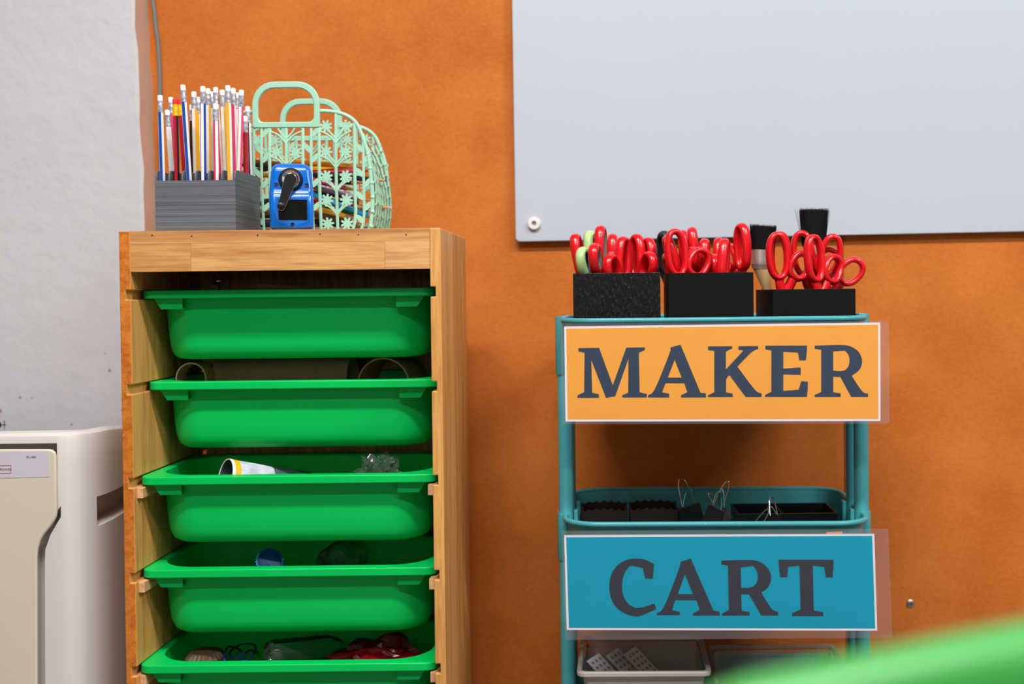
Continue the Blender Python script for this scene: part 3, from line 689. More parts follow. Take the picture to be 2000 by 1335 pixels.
for back in (False, True):
    us = [(u, 0.0023) for u in stems] + [(s * u, 0.0024) for u in seps for s in (1, -1)] + [(s * u, 0.0021) for u in leafs for s in (1, -1)]
    for u, r in us:
        top = vtop(u); pts = [pf(u * (hw(top * k / 10) / 0.121 if abs(u) > 0.09 and k < 3 else 1.0), top * k / 10, back) for k in range(11)]
        obj('bar', tube(BM(), pts, r, 6, r2=0.0016, ref=(0, 1, 0)), 'mint', basket, smooth=50)
    bm = BM()
    for us_ in stems:
        wd = 0.0225
        for v in rows + [-0.02]:
            for s in (1, -1):
                a, b = (us_, v + 0.012), (us_ + s * wd, v + 0.030)
                if b[1] < vtop(b[0]) and (abs(b[0]) > 0.05 or b[1] < 0.157) and a[1] > 0.002:
                    c = (us_ + s * wd * 0.35, v + 0.026)
                    tube(bm, [pf(*[(1 - t) ** 2 * a[i] + 2 * t * (1 - t) * c[i] + t * t * b[i] for i in (0, 1)], back) for t in (0, .2, .4, .6, .8, 1)], 0.0017, 5)
                if v > 0: tube(bm, [pf(us_, max(v - 0.018, 0.001), back), pf(us_ + s * 0.008, max(v - 0.009, 0.002), back), pf(us_ + s * 0.0135, v, back)], 0.0015, 5)
    for u in leafs:
        for s in (1, -1):
            for v in rows:
                for q, dv in ((1, -0.010), (-1, 0.004)):
                    v1 = v + dv
                    if 0.008 < v1 < vtop(u) - 0.012: tube(bm, [pf(s * u, v1 - 0.007, back), pf(s * u + q * 0.006, v1, back), pf(s * u + q * 0.0115, v1 + 0.004, back)], 0.0010, 5)
    obj('branch_lattice', bm, 'mint', basket, smooth=50)
    for us_ in stems:
        for v in rows:
            for s in (1, -1):
                u = us_ + s * 0.0140
                if v < vtop(u) - 0.004: put('flower', pf(u, v, back), (0, random.uniform(0, 0.7), 0))
    for u in leafs:
        for s in (1, -1):
            for v in rows:
                for q, dv in ((1, -0.009), (-1, 0.006)):
                    if 0.012 < v + dv < vtop(u) - 0.01: put('leaf', pf(s * u + q * 0.0055, v + dv, back), (0, R(-50 if q > 0 else -130), 0))
    for s in (1, -1):
        ring = smooth_path([pf(s * hw(v), v, back) for v, _ in HV[:-1]] + [pf(s * 0.046, 0.1768, back)], 3)
        obj('panel_rim', tube(BM(), ring, 0.0030, 7, r2=0.0024, ref=(0, 1, 0)), 'mint', basket, smooth=60)
    hz0, hz1, hwid = 0.1555, 0.2225, 0.0490
    yh = -0.083 if not back else 0.080
    ou = [Vector((x, yh, z + (hz0 + hz1) / 2)) for x, z in rrect(0, 0, 2 * hwid, hz1 - hz0, (0.032, 0.032, 0.002, 0.002), 7)]
    inn = [Vector((x, yh, z + (hz0 + 0.0085 + hz1 - 0.0095) / 2)) for x, z in rrect(0, 0, 2 * hwid - 0.0175, hz1 - hz0 - 0.018, (0.024, 0.024, 0.008, 0.008), 7)]
    obj('handle', frame(BM(), ou, inn, (0, 0.006, 0)), 'mint', basket, smooth=40, bevel=0.0016)
for s in (1, -1):                                              # folded side gussets
    bm = BM(); nb = 7
    for k in range(nb):
        f = (k + 0.5) / nb; y = -0.075 + BD * f; inn_ = 0.004 + 0.010 * math.sin(math.pi * f)
        vt = 0.146 - 0.012 * math.sin(math.pi * f)
        tube(bm, [Vector((s * (hw(vt * j / 9) + 0.002 - inn_ * (j / 9) ** 1.5 + 0.004 * math.sin(math.pi * j / 9)), y, 0.002 + vt * j / 9)) for j in range(10)], 0.0019, 6)
    for v in [0.012 + 0.0165 * k for k in range(9)]:
        tube(bm, [Vector((s * (hw(v) + 0.002 - (0.004 + 0.010 * math.sin(math.pi * j / 8)) * (v / 0.146) ** 1.5 + 0.004 * math.sin(math.pi * v / 0.146)), -0.075 + BD * j / 8, v + (0.004 if j % 2 else -0.002))) for j in range(9)], 0.0012, 5)
    obj('side_gusset', bm, 'mint', basket, smooth=50)
    bm = BM()
    for y in (-0.076, 0.076):
        for k in range(7): 
            v = 0.012 + 0.021 * k; bmesh.ops.create_icosphere(bm, subdivisions=2, radius=0.0036, matrix=Matrix.Translation((s * (hw(v) + 0.001), y, v)))
    obj('rivet_knobs', bm, 'mint', basket)
obj('base_plate', prism(BM(), at_z(rrect(0, 0, 0.228, BD, 0.02, 4), 0.0), (0, 0, 0.0018)), 'mint', basket, smooth=30)
# coloured pencils lying inside
cols = ['black', 'navy', 'yellow', 'brown', 'green', 'red', 'cyan', 'black', 'magenta', 'black', 'lilac', 'navy', 'orange', 'brown', 'pink']
fixed = [((603, 318), (716, 327), 0.020, 'orange'), ((600, 331), (712, 322), 0.035, 'yellow'), ((592, 372), (744, 431), 0.012, 'cyan'), ((600, 403), (700, 428), 0.016, 'yellow'), ((640, 343), (757, 353), 0.055, 'navy'),
         ((610, 352), (700, 372), 0.018, 'magenta'), ((618, 366), (725, 392), 0.030, 'lilac'), ((598, 350), (712, 358), 0.030, 'black'), ((604, 375), (706, 385), 0.040, 'black'), ((600, 390), (722, 408), 0.028, 'red'), ((640, 398), (766, 406), 0.060, 'salmon'),
         ((600, 418), (712, 436), 0.028, 'brown'), ((600, 430), (720, 444), 0.045, 'black'), ((640, 408), (745, 420), 0.045, 'green'), ((620, 335), (735, 331), 0.070, 'pink'), ((505, 322), (620, 330), 0.03, 'black'), ((502, 340), (612, 350), 0.05, 'yellow'), ((498, 360), (610, 342), 0.02, 'red'),
         ((505, 395), (615, 380), 0.03, 'black'), ((508, 420), (620, 400), 0.03, 'brown'), ((505, 436), (625, 440), 0.03, 'navy'), ((520, 318), (650, 330), 0.07, 'brown'), ((510, 330), (600, 316), 0.09, 'black')]
def basket_pencil(a, b, col, where='buried deep'):
    pencil('%s pencil inside the mint basket, %s' % (col, where), a, b, P_(col), P_(col), group='pencils inside the mint basket', sharp=True)
WHERE = ['topmost at the front', 'near the top, just behind the orange one', 'slanting down to the right', 'slanting just above the basket floor', 'poking its point out through the right side', 'right of the sharpener', 'low in the middle of the right half', 'just under the yellow and orange ones', 'below the magenta one', 'under the lilac one', 'poking its tip out low through the right side', 'beside the lowest yellow one', 'lowest at the right front', 'behind the cyan one', 'high near the right side',
         'left of the sharpener near the top', 'left of the sharpener below the black one', 'left of the sharpener at mid height', 'left of the sharpener and low', 'left of the sharpener near the floor', 'left of the sharpener on the floor', 'high behind the sharpener', 'topmost behind the sharpener']
for ((ax, ay), (bx_, by), dy, col), where in zip(fixed, WHERE):
    a, b = W(ax, ay, YB + dy), W(bx_, by, YB + dy + random.uniform(0.0, 0.02))
    a = b + (a - b).normalized() * max((a - b).length, 0.13)
    a.x = max(a.x, BX - 0.108)
    for q in (a, b): q.z = max(q.z, ZT + 0.0075)
    basket_pencil(a, b, col, where)
for k in range(18):
    lay = k // 5; y = YB + 0.062 + 0.014 * (k % 5); z = ZT + 0.008 + 0.0155 * lay + random.uniform(-0.002, 0.002); dz = random.uniform(-0.003, 0.003)
    xx = BX + random.uniform(-0.012, 0.012); L = random.uniform(0.085, 0.1)
    sgn = random.choice((-1, 1))
    basket_pencil(Vector((xx - sgn * L, y, max(z - dz, ZT + 0.008))), Vector((xx + sgn * L, y + random.uniform(-.005, .005), max(z + dz, ZT + 0.008))), cols[(k * 7) % len(cols)])

# ------------------------------------------------------------------ pencil sharpener
def sharpener():
    Y0 = 1.592; k = Y0 / F
    a = W(561, 450, Y0); x0 = a.x
    t = thing('pencil_sharpener', 'blue crank pencil sharpener with a dark window on the wooden shelf', 'pencil sharpener', (x0, Y0 + 0.03, ZT))
    Z = lambda y: W(561, y, Y0).z; X = lambda x, y=380: W(x, y, Y0).x
    h = Z(317) - ZT
    # side profile: the lower housing stands a little proud of the upper one
    def plan(w, f, bk, r): return [(x + x0, y) for x, y in rrect(0, (f + bk) / 2, w, bk - f, r, 4)]
    rs = []
    for z, w, f in ((ZT + 0.0005, 0.054, Y0 + 0.004), (ZT + 0.004, 0.0585, Y0 + 0.0005), (Z(384), 0.0595, Y0), (Z(378), 0.0595, Y0 + 0.003), (Z(370), 0.0585, Y0 + 0.006), (Z(334), 0.055, Y0 + 0.007), (Z(323), 0.050, Y0 + 0.009), (Z(318), 0.042, Y0 + 0.014), (Z(316), 0.030, Y0 + 0.02)):
        rs.append([Vector((x, y, z)) for x, y in plan(w, f, Y0 + 0.062 - max(0, (f - Y0 - 0.006)), 0.007)])
    body = obj('body', rings(BM(), rs), 'sharp_blue', t, smooth=45, world=True)
    wx0, wx1, wz0, wz1 = X(535), X(589.5), Z(430), Z(389.5)
    hub = Vector((X(559), Y0 + 0.007, Z(350)))
    cuts = [box(BM(), wx0, wx1, Y0 - 0.01, Y0 + 0.022, wz0, wz1)]
    for px, py in ((530.8, 361), (588.5, 361), (562, 438.5)):
        p = W(px, py, Y0); c = BM(); cyl(c, p + Vector((0, -0.01, 0)), p + Vector((0, 0.012, 0)), 0.0034 if py < 400 else 0.003, n=16); cuts.append(c)
    m = body.matrix_parent_inverse.copy(); body.matrix_parent_inverse = Matrix.Identity(4); pp = body.parent; body.parent = None
    cut(body, cuts); finish(body.data, 45); body.parent = pp; body.matrix_parent_inverse = m
    obj('shavings_window', box(BM(), wx0 + 0.0002, wx1 - 0.0002, Y0 + 0.0015, Y0 + 0.003, wz0 + 0.0002, wz1 - 0.0002), 'smoke_window', t, smooth=0, world=True)
    obj('window_tray', box(BM(), wx0 + 0.0004, wx1 - 0.0004, Y0 + 0.0195, Y0 + 0.0215, wz0 + 0.0004, wz1 - 0.0004), 'window_dark', t, smooth=0, world=True)
    for px, py in ((530.8, 361), (588.5, 361), (562, 438.5)):
        p = W(px, py, Y0 + 0.0105); obj('screw', lathe(BM(), [(0.0021, 0.001), (0.0021, -0.001), (0.001, -0.0016)], p, (0, 1, 0), 12), 'chrome', t, world=True)
    obj('hub_collar', lathe(BM(), [(0.0165, 0.004), (0.0165, -0.002), (0.0150, -0.004), (0.0125, -0.0045)], hub, (0, 1, 0), 32), 'black_plastic', t, world=True)
    obj('hub_cap', lathe(BM(), [(0.0125, 0.0), (0.0125, -0.0065), (0.0110, -0.0085), (0.0085, -0.0090), (0.008, -0.0085)], hub, (0, 1, 0), 32), 'chrome', t, world=True)
    e = Vector((X(541, 404), hub.y, Z(405))); ax = (e - hub).normalized(); sd = ax.cross(Vector((0, 1, 0)))
    def arm(r1, r2, ext):
        pts = []
        for q in range(9): an = math.pi * q / 8; pts.append(hub - ax * math.sin(an) * r1 + sd * math.cos(an) * r1)
        end = e + ax * ext
        for q in range(9): an = math.pi * q / 8; pts.append(end + ax * math.sin(an) * r2 - sd * math.cos(an) * r2)
        return pts
    ar = obj('crank_arm', prism(BM(), [p + Vector((0, -0.0125, 0)) for p in arm(0.0084, 0.0050, 0.0)], (0, 0.0035, 0)), 'chrome', t, smooth=40, bevel=0.0006, world=True)
    obj('arm_inlay', prism(BM(), [p + Vector((0, -0.0132, 0)) for p in arm(0.0078, 0.0045, 0.0)], (0, 0.0012, 0)), 'black_plastic', ar, smooth=40, bevel=0.0004, world=True)
    obj('crank_knob', lathe(BM(), [(0.0030, -0.012), (0.0034, -0.016), (0.0046, -0.020), (0.0050, -0.030), (0.0046, -0.0335), (0.002, -0.0345)], e + Vector((0, 0, 0)), (0, 1, 0), 18), 'black_plastic', ar, world=True)
    t.rotation_euler = (0, 0, R(14)); t.location.x -= 0.001
sharpener()

# ------------------------------------------------------------------ air purifier
def purifier():
    Y0 = 1.60; zt = W(100, 846, Y0).z; xr = -0.712; xl = -1.14; yb = 1.87
    t = thing('air_purifier', 'white air purifier with a cream front panel beside the wooden shelf', 'air purifier', ((xl + xr) / 2, Y0 + 0.12, 0))
    a = W(113, 1000, Y0).x; b = W(134, 1000, Y0 + 0.003).x
    plan = [(xl + 0.04, Y0), (a, Y0), (b - 0.004, Y0 + 0.001), (b + 0.004, Y0 + 0.005), (-0.722, Y0 + 0.030), (-0.716, Y0 + 0.045), (xr, Y0 + 0.075), (xr, yb - 0.06), (xr - 0.03, yb - 0.015), (xr - 0.07, yb), (xl + 0.07, yb), (xl, yb - 0.06), (xl, Y0 + 0.04)]
    cx, cy = (xl + xr) / 2, (Y0 + yb) / 2
    def ring(z, e):
        out = []
        for x, y in plan:
            dx = -math.copysign(min(e, abs(x - cx)), x - cx); dy = -math.copysign(min(e, abs(y - cy)), y - cy)
            dome = -0.030 * max(0, (y - 1.70) / 0.17) ** 2 if z > zt - 0.05 else 0
            out.append(Vector((x + dx, y + dy, z + dome)))
        return out
    body = obj('housing', rings(BM(), [ring(0.0, 0.01), ring(0.01, 0), ring(zt - 0.045, 0), ring(zt - 0.010, 0.0006), ring(zt - 0.004, 0.002), ring(zt - 0.001, 0.006), ring(zt, 0.014)]), 'purifier', smooth=32)
    G = lambda x, y, Y: W(x, y, Y)
    p0, p1 = G(-150, 868, Y0), G(111, 877.5, Y0)
    cuts = [box(BM(), xl + 0.05, p1.x, Y0 - 0.01, Y0 + 0.022, p1.z - 0.03, p0.z)]
    s0, s1 = G(66, 1010, Y0), G(81, 1090, Y0)
    c = prism(BM(), [G(x, y, Y0 - 0.01) for x, y in ((60, 1100), (60, 1040), (84, 1030), (112, 990), (112, 1012), (92, 1046), (82, 1075), (81, 1100), (82.5, 1600), (60, 1600))], (0, 0.03, 0)); cuts.append(c)
    h0, h1 = G(183, 985, 1.66), G(246, 1005, 1.75)
    # grip recess in the side
    prof = []
    zc = G(200, 981, 1.68).z
    c = prism(BM(), [(xr - 0.030, 1.638, zc - 0.026), (xr - 0.030, 1.638, zc + 0.016), (xr - 0.030, 1.79, zc + 0.022), (xr - 0.030, 1.79, zc - 0.016)], (0.06, 0, 0)); cuts.append(c)
    cut(body, cuts); finish(body.data, 32)
    for q in body.data.materials: pass
    body.parent = t; body.matrix_parent_inverse = wm(t).inverted()
    pts = [(-330, 878), (94, 877), (101, 878.5), (106, 883), (108, 890), (110, 1000), (109, 1008), (105, 1017), (96, 1030), (86, 1042), (78, 1055), (73, 1070), (71, 1088), (71.5, 1335), (73, 1720), (-330, 1720)]
    obj('front_panel', prism(BM(), [G(x, y, Y0 - 0.007) for x, y in pts], (0, 0.006, 0)), 'purifier_cream', t, smooth=40, bevel=0.002, world=True)
    yl = Y0 - 0.0075
    lab = obj('control_strip', prism(BM(), [G(x, y, yl) for x, y in ((-150, 884), (94, 881), (96, 931), (-150, 936))], (0, 0.0004, 0)), 'label_lilac', t, smooth=0, world=True)
    o_ = [G(x, y, yl - 0.0002) for x, y in ((-60, 910), (21.5, 908), (22, 924), (-60, 925))]; i_ = [G(x, y, yl - 0.0002) for x, y in ((-59, 911), (20.7, 909), (21.2, 923), (-59, 924))]
    obj('red_frame', frame(BM(), o_, i_, (0, 0.0003, 0)), 'red_line', lab, smooth=0, world=True)
    k = yl / F
    text_mesh('printed_text', 'PU-480', 6.2 * k, 'print_slate', lab, G(51.5, 894.5, yl - 0.0002)); text_mesh('printed_text', '\u00B7 POWER', 6.6 * k, 'print_slate', lab, G(-4, 918.8, yl - 0.0002))
    return t
purifier()

# ------------------------------------------------------------------ trolley
YCART = 1.66; CY = R(-2.0)
ctop = W(1400, 624, YCART).z; cmid = W(1400, 1023, YCART).z
clow = cmid - 0.285
XCART = W(1400.5, 1023, YCART).x
CW, CDp, CR = 0.446, 0.300, 0.052
cart = thing('utility_cart', 'teal metal utility cart with three trays against the orange wall', 'cart', (XCART, YCART, 0), (0, 0, CY))
cmat = Matrix.Translation((XCART, YCART, 0)) @ Matrix.Rotation(CY, 4, 'Z')
def cart_tray(zr, name):
    pr = 0.0040
    rim = at_z(rrect(0, CDp / 2, CW, CDp, CR, 10), zr)
    hgt = 0.078
    outer = [(0.0035, -0.002), (0.0045, -0.008), (0.0065, -hgt + 0.008), (0.010, -hgt)]
    rs = [at_z(rrect(0, CDp / 2, CW - 2 * e, CDp - 2 * e, CR - e, 10), zr + z) for e, z in outer]
    ri = [at_z(rrect(0, CDp / 2, CW - 2 * e - 0.0024, CDp - 2 * e - 0.0024, CR - e - 0.0012, 10), zr + z + (0.0012 if z < -0.05 else 0)) for e, z in outer]
    t = obj(name, rings(BM(), [ri[0]] + rs, False, True), 'cart_teal', cart, smooth=50)
    obj('inner_wall', rings(BM(), ri, False, True), 'cart_teal', t, smooth=50)
    obj('rolled_rim', tube(BM(), rim, pr, 10, closed=True), 'cart_teal', t, smooth=60)
    if name != 'middle_tray': return
    bm = BM()
    for sx in (-1, 1):
        for yy in (0.085, 0.152): box(bm, sx * 0.2085 - 0.003, sx * 0.2085 + 0.003, yy - 0.008, yy + 0.008, zr - 0.05, zr + 0.006)
    obj('mounting_clip', bm, 'cart_teal', t, smooth=0, bevel=0.001)
for z, n in ((ctop, 'top_tray'), (cmid, 'middle_tray'), (clow, 'bottom_tray')): cart_tray(z, n)
zp = W(1685, 611, 1.75).z
for sx in (-1, 1):
    for yy in (0.085, 0.152):
        x = sx * 0.2235; po = obj('post', tube(BM(), [(x, yy, 0.055), (x, yy, zp - 0.002), (x, yy, zp)], 0.0112, 18, r2=0.0128, ref=(0, 1, 0), taper=(1, 1, 0.9)), 'cart_teal', cart, smooth=50)
        for zr in (ctop, cmid, clow):
            z1 = zp - 0.001 if zr == ctop else zr + 0.003
            z0 = z1 - 0.088 if zr == ctop else z1 - 0.073
            obj('sleeve', tube(BM(), [(x + sx * 0.0012, yy, z0), (x + sx * 0.0012, yy, z0 + 0.003), (x + sx * 0.0012, yy, z1 - 0.003), (x + sx * 0.0012, yy, z1)], 0.0126, 18, r2=0.0142, ref=(0, 1, 0), taper=(0.92, 1, 1, 0.94)), 'cart_teal', po, smooth=50)
        c = obj('caster', cyl(BM(), (x - 0.009, yy, 0.026), (x + 0.009, yy, 0.026), 0.026, n=24), 'black_plastic', cart, bevel=0.002)
        obj('caster_fork', box(BM(), x - 0.012, x + 0.012, yy - 0.010, yy + 0.010, 0.03, 0.058), 'steel', c, smooth=0, bevel=0.002)

# ------------------------------------------------------------------ laminated signs
NS = Vector((math.sin(-CY), math.cos(CY), 0))
def sp(px, py, off): return WP(px, py, Vector((XCART, YCART - 0.0062 - off, 0)), NS)
def fill(bm, loops, off):
    ed = []
    for L in loops:
        vs = [bm.verts.new(sp(x, y, off)) for x, y in L]
        ed += [bm.edges.new((vs[i], vs[(i + 1) % len(vs)])) for i in range(len(vs))]
    bmesh.ops.triangle_fill(bm, use_beauty=True, use_dissolve=False, edges=ed, normal=-NS)
    for f in bm.faces:
        if f.normal.dot(NS) > 0: f.normal_flip()
def soften(L, times=2, lim=48):
    for _ in range(times):
        out = []; n = len(L)
        for i in range(n):
            a, b, c = Vector(L[i - 1]), Vector(L[i]), Vector(L[(i + 1) % n])
            if 4 < math.degrees((b - a).angle(c - b)) < lim and min((b - a).length, (c - b).length) > 25: out += [tuple(a + (b - a) * 0.78), tuple(b + (c - b) * 0.22)]
            else: out.append(L[i])
        L = out
    return L
CR1, CR2, CR3, CR4, CR5 = (1060, 600, 5.135), (1400, 600, 5.135), (1360, 650, 7.692), (1160, 1070, 7.692), (1390, 1070, 7.692)
GLY = {
 'M': (CR1, [[(358, 408), (565, 405), (703, 780), (838, 403), (1022, 400), (1027, 425), (965, 455), (972, 850), (1045, 868), (1045, 903), (797, 903), (797, 880), (858, 855), (860, 515), (727, 890), (635, 908), (487, 525), (497, 855), (563, 870), (563, 906), (347, 906), (350, 880), (415, 850), (420, 455), (358, 440)]]),
 'A': (CR1, [[(1280, 402), (1382, 373), (1583, 855), (1637, 862), (1637, 903), (1387, 903), (1387, 880), (1450, 850), (1420, 760), (1232, 760), (1197, 850), (1268, 865), (1268, 903), (1057, 903), (1057, 880), (1118, 850), (1285, 430)], [(1323, 525), (1393, 703), (1255, 703)]]),
 'K': (CR3, [[(175, 200), (535, 198), (545, 225), (445, 280), (445, 545), (708, 262), (633, 250), (633, 198), (928, 196), (933, 235), (830, 280), (617, 505), (905, 890), (980, 905), (980, 962), (742, 962), (497, 632), (447, 680), (447, 890), (547, 910), (547, 962), (175, 962), (175, 935), (270, 888), (270, 268), (175, 255)]]),
 'E': (CR3, [[(1037, 190), (1665, 188), (1660, 300), (1645, 410), (1548, 410), (1525, 293), (1307, 282), (1307, 535), (1568, 515), (1568, 628), (1307, 622), (1307, 868), (1538, 850), (1575, 722), (1677, 730), (1672, 880), (1662, 960), (1033, 960), (1033, 930), (1127, 882), (1127, 262), (1037, 245)]]),
 'R': (CR2, [[(982, 383), (1265, 373), (1350, 390), (1425, 440), (1460, 520), (1452, 590), (1420, 640), (1353, 685), (1463, 855), (1517, 865), (1517, 898), (1348, 898), (1240, 697), (1168, 695), (1168, 850), (1242, 862), (1242, 898), (980, 898), (982, 878), (1047, 848), (1047, 425), (982, 415)], [(1168, 440), (1285, 432), (1320, 470), (1335, 530), (1320, 595), (1285, 632), (1230, 640), (1168, 632)]]),
 'C': (CR4, [[(905, 240), (885, 460), (770, 455), (735, 300), (640, 275), (548, 262), (480, 330), (435, 440), (420, 570), (430, 680), (470, 780), (540, 860), (620, 895), (715, 895), (910, 830), (938, 915), (690, 1025), (600, 1025), (480, 990), (370, 925), (290, 830), (245, 720), (228, 590), (240, 450), (290, 330), (370, 235), (470, 180), (600, 153), (720, 160), (820, 190)]]),
 'A2': (CR4, [[(1297, 205), (1455, 155), (1795, 935), (1890, 955), (1890, 1012), (1490, 1012), (1485, 980), (1588, 925), (1540, 783), (1222, 780), (1175, 930), (1290, 955), (1290, 1005), (945, 1005), (940, 978), (1045, 925), (1303, 245)], [(1368, 395), (1487, 688), (1260, 688)]]),
 'R2': (CR5, [[(143, 185), (575, 172), (700, 190), (800, 250), (870, 330), (900, 430), (880, 530), (830, 610), (745, 665), (910, 935), (1000, 955), (1000, 1012), (745, 1012), (560, 692), (445, 692), (450, 935), (570, 960), (570, 1012), (155, 1012), (155, 980), (258, 925), (243, 260), (143, 245)], [(437, 290), (625, 268), (680, 340), (697, 430), (680, 510), (630, 575), (540, 597), (445, 592)]]),
 'T': (CR5, [[(1002, 172), (1830, 172), (1830, 280), (1818, 438), (1715, 438), (1690, 280), (1520, 262), (1533, 935), (1675, 960), (1675, 1020), (1208, 1018), (1208, 975), (1335, 920), (1318, 262), (1150, 280), (1133, 435), (1032, 435), (1012, 320)]])}
def sign(label, paper, lam, letters, field, ink):
    c = sp(sum(x for x, _ in paper) / 4, sum(y for _, y in paper) / 4, 0)
    t = thing('laminated_sign', label, 'sign', c, (0, 0, CY))
    def quad(n, q, off, m, thick): return obj(n, prism(BM(), [sp(x, y, off) for x, y in q], NS * thick), m, t, smooth=0, world=True)
    quad('paper', paper, 0.0006, 'paper_white', 0.0006)
    cx, cy = sum(x for x, _ in paper) / 4, sum(y for _, y in paper) / 4
    quad('colour_field', [(x + (4.3 if x < cx else -4.3), y + (4.3 if y < cy else -4.3)) for x, y in paper], 0.0008, field, 0.0002)
    for g in letters:
        (ox, oy, s), loops = GLY[g]
        bm = BM(); fill(bm, [[(ox + x / s, oy + y / s) for x, y in soften(L)] for L in loops], 0.0010)
        obj('letter', bm, ink, t, smooth=0, world=True, recalc=False)
    quad('laminate', paper, 0.0014, 'laminate', 0.0003)
    obj('sealed_margin', frame(BM(), [sp(x, y, 0.0014) for x, y in lam], [sp(x, y, 0.0014) for x, y in paper], NS * 0.0003), 'laminate_seal', t, smooth=0, world=True)
sign('laminated yellow sign reading MAKER on the cart top tray', [(1101.9, 637), (1719.4, 629.2), (1719.8, 821.6), (1104.4, 822.8)], [(1095, 631), (1736, 626.5), (1737.5, 826.5), (1098, 828)], 'MAKER', 'paper_yellow', 'print_navy')
sign('laminated teal sign reading CART on the cart middle tray', [(1101.7, 1044.3), (1707.8, 1041.6), (1713.6, 1231), (1106.8, 1229.5)], [(1097, 1036), (1735, 1032), (1743, 1245), (1104, 1249)], ('C', 'A2', 'R2', 'T'), 'paper_teal', 'print_slate')
q = [(1614, 1038.5), (1645.5, 1037.5), (1646, 1052), (1614, 1052)]
tag(obj('tape_piece', prism(BM(), [sp(x, y, -0.0002) for x, y in q], NS * 0.0003), 'masking_tape', smooth=0), 'small tan tape piece behind the top edge of the teal sign', 'tape')

# ------------------------------------------------------------------ black boxes with scissors and brushes
zf = ctop - 0.0765
def black_box(label, px0, px1, ptop, Y, depth, rz, m):
    a, b = W(px0, ptop, Y), W(px1, ptop, Y); w = (b - a).length; h = (a.z + b.z) / 2 - zf
    t = thing('scissor_box', label, 'box', (a.x, Y, zf), (0, 0, rz), 'black boxes on the cart')
    k = 0.0022
    for n, q in (('front_wall', (0, w, 0, k, 0, h)), ('back_wall', (0, w, depth - k, depth, 0, h)), ('side_wall', (0, k, k, depth - k, 0, h)), ('side_wall', (w - k, w, k, depth - k, 0, h)), ('base', (k, w - k, k, depth - k, 0, k))):
        obj(n, box(BM(), *q), m, t, smooth=0, bevel=0.0005)
    return t
black_box('glossy ridged black box, leftmost of three on the cart', 1119, 1289.5, 532.5, 1.70, 0.122, 0, 'black_print')
black_box('matt black box, middle of three on the cart', 1305, 1471.5, 532, 1.70, 0.122, 0, 'black_matt')
black_box('shorter matt black box, rightmost of three on the cart', 1509.5, 1674, 564, 1.695, 0.122, R(4.0), 'black_matt')

SC = {}
def ell(cx, cz, a, b, rot, n=28, k=2.3):
    out = []
    for j in range(n):
        q = 2 * math.pi * j / n; c, s = math.cos(q), math.sin(q)
        x = a * math.copysign(abs(c) ** (2 / k), c); z = b * math.copysign(abs(s) ** (2 / k), s)
        out.append((cx + x * math.cos(rot) - z * math.sin(rot), 0, cz + x * math.sin(rot) + z * math.cos(rot)))
    return out
def scissors_parts(outer, liner):
    key = (outer, liner)
    if key in SC: return SC[key]
    out = []
    def mk(n, bm, m, sm=50):
        bmesh.ops.recalc_face_normals(bm, faces=bm.faces); me = bpy.data.meshes.new(n); bm.to_mesh(me); bm.free(); me.materials.append(MATS[m]); finish(me, sm); out.append((n, me))
    for i, (loop, sh) in enumerate(((ell(-0.010, 0.0745, 0.0140, 0.0325, R(3)), [(0.003, 0, -0.004), (0.0, 0, 0.012), (-0.006, 0, 0.028), (-0.009, 0, 0.044)]),
                                    (ell(0.0255, 0.0600, 0.0150, 0.0200, R(-32)), [(-0.003, 0, -0.004), (0.001, 0, 0.010), (0.007, 0, 0.026), (0.015, 0, 0.042)]))):
        bm = BM(); tube(bm, loop, 0.0048, 10, closed=True, r2=0.0074, ref=(0, 1, 0)); tube(bm, sh, 0.0072, 10, r2=0.0050, ref=(0, 1, 0), taper=(0.8, 0.95, 1.0, 1.0)); mk('handle', bm, outer)
        if liner:
            c = Vector((sum(p[0] for p in loop) / len(loop), 0, sum(p[2] for p in loop) / len(loop)))
            bm = BM(); tube(bm, [c + (Vector(p) - c) * 0.80 for p in loop], 0.0026, 8, closed=True, r2=0.0066, ref=(0, 1, 0)); mk('grip_liner', bm, liner)
    for s in (-1, 1):
        y = 0.0008 * s; bm = BM(); prism(bm, [(-0.007 * s, y, 0.004), (0.006 * s, y, 0.002), (0.0065 * s, y, -0.02), (-0.001 * s, y, -0.084), (-0.003 * s, y, -0.03)], (0, 0.0014, 0)); mk('blade', bm, 'steel', 0)
    bm = BM(); cyl(bm, (0, -0.004, 0), (0, 0.004, 0), 0.003, n=12); mk('pivot_screw', bm, 'chrome')
    SC[key] = out
    return out
def scissors(label, px, py, Y, yaw, tilt=0.0, lean=0.0, outer='scissor_red', liner=None, s=1.0):
    top = W(px, py, Y); rot = Matrix.Rotation(R(yaw), 3, 'Z') @ Matrix.Rotation(R(lean), 3, 'X') @ Matrix.Rotation(R(tilt), 3, 'Y')
    piv = top - rot @ Vector((-0.0115, 0, 0.1115)) * s
    t = thing('scissors', label, 'scissors', piv, rot.to_euler(), 'scissors in the black boxes'); t.scale = (s, s, s)
    for n, me in scissors_parts(outer, liner):
        o = bpy.data.objects.new(n, me); C.objects.link(o); o.parent = t
SCIS = []
def put_scissors(label, px, py, Y, yaw, tilt=0.0, lean=0.0, outer='scissor_red', liner=None, s=1.0): SCIS.append([label, px, py, Y, yaw, tilt, lean, outer, liner, s])
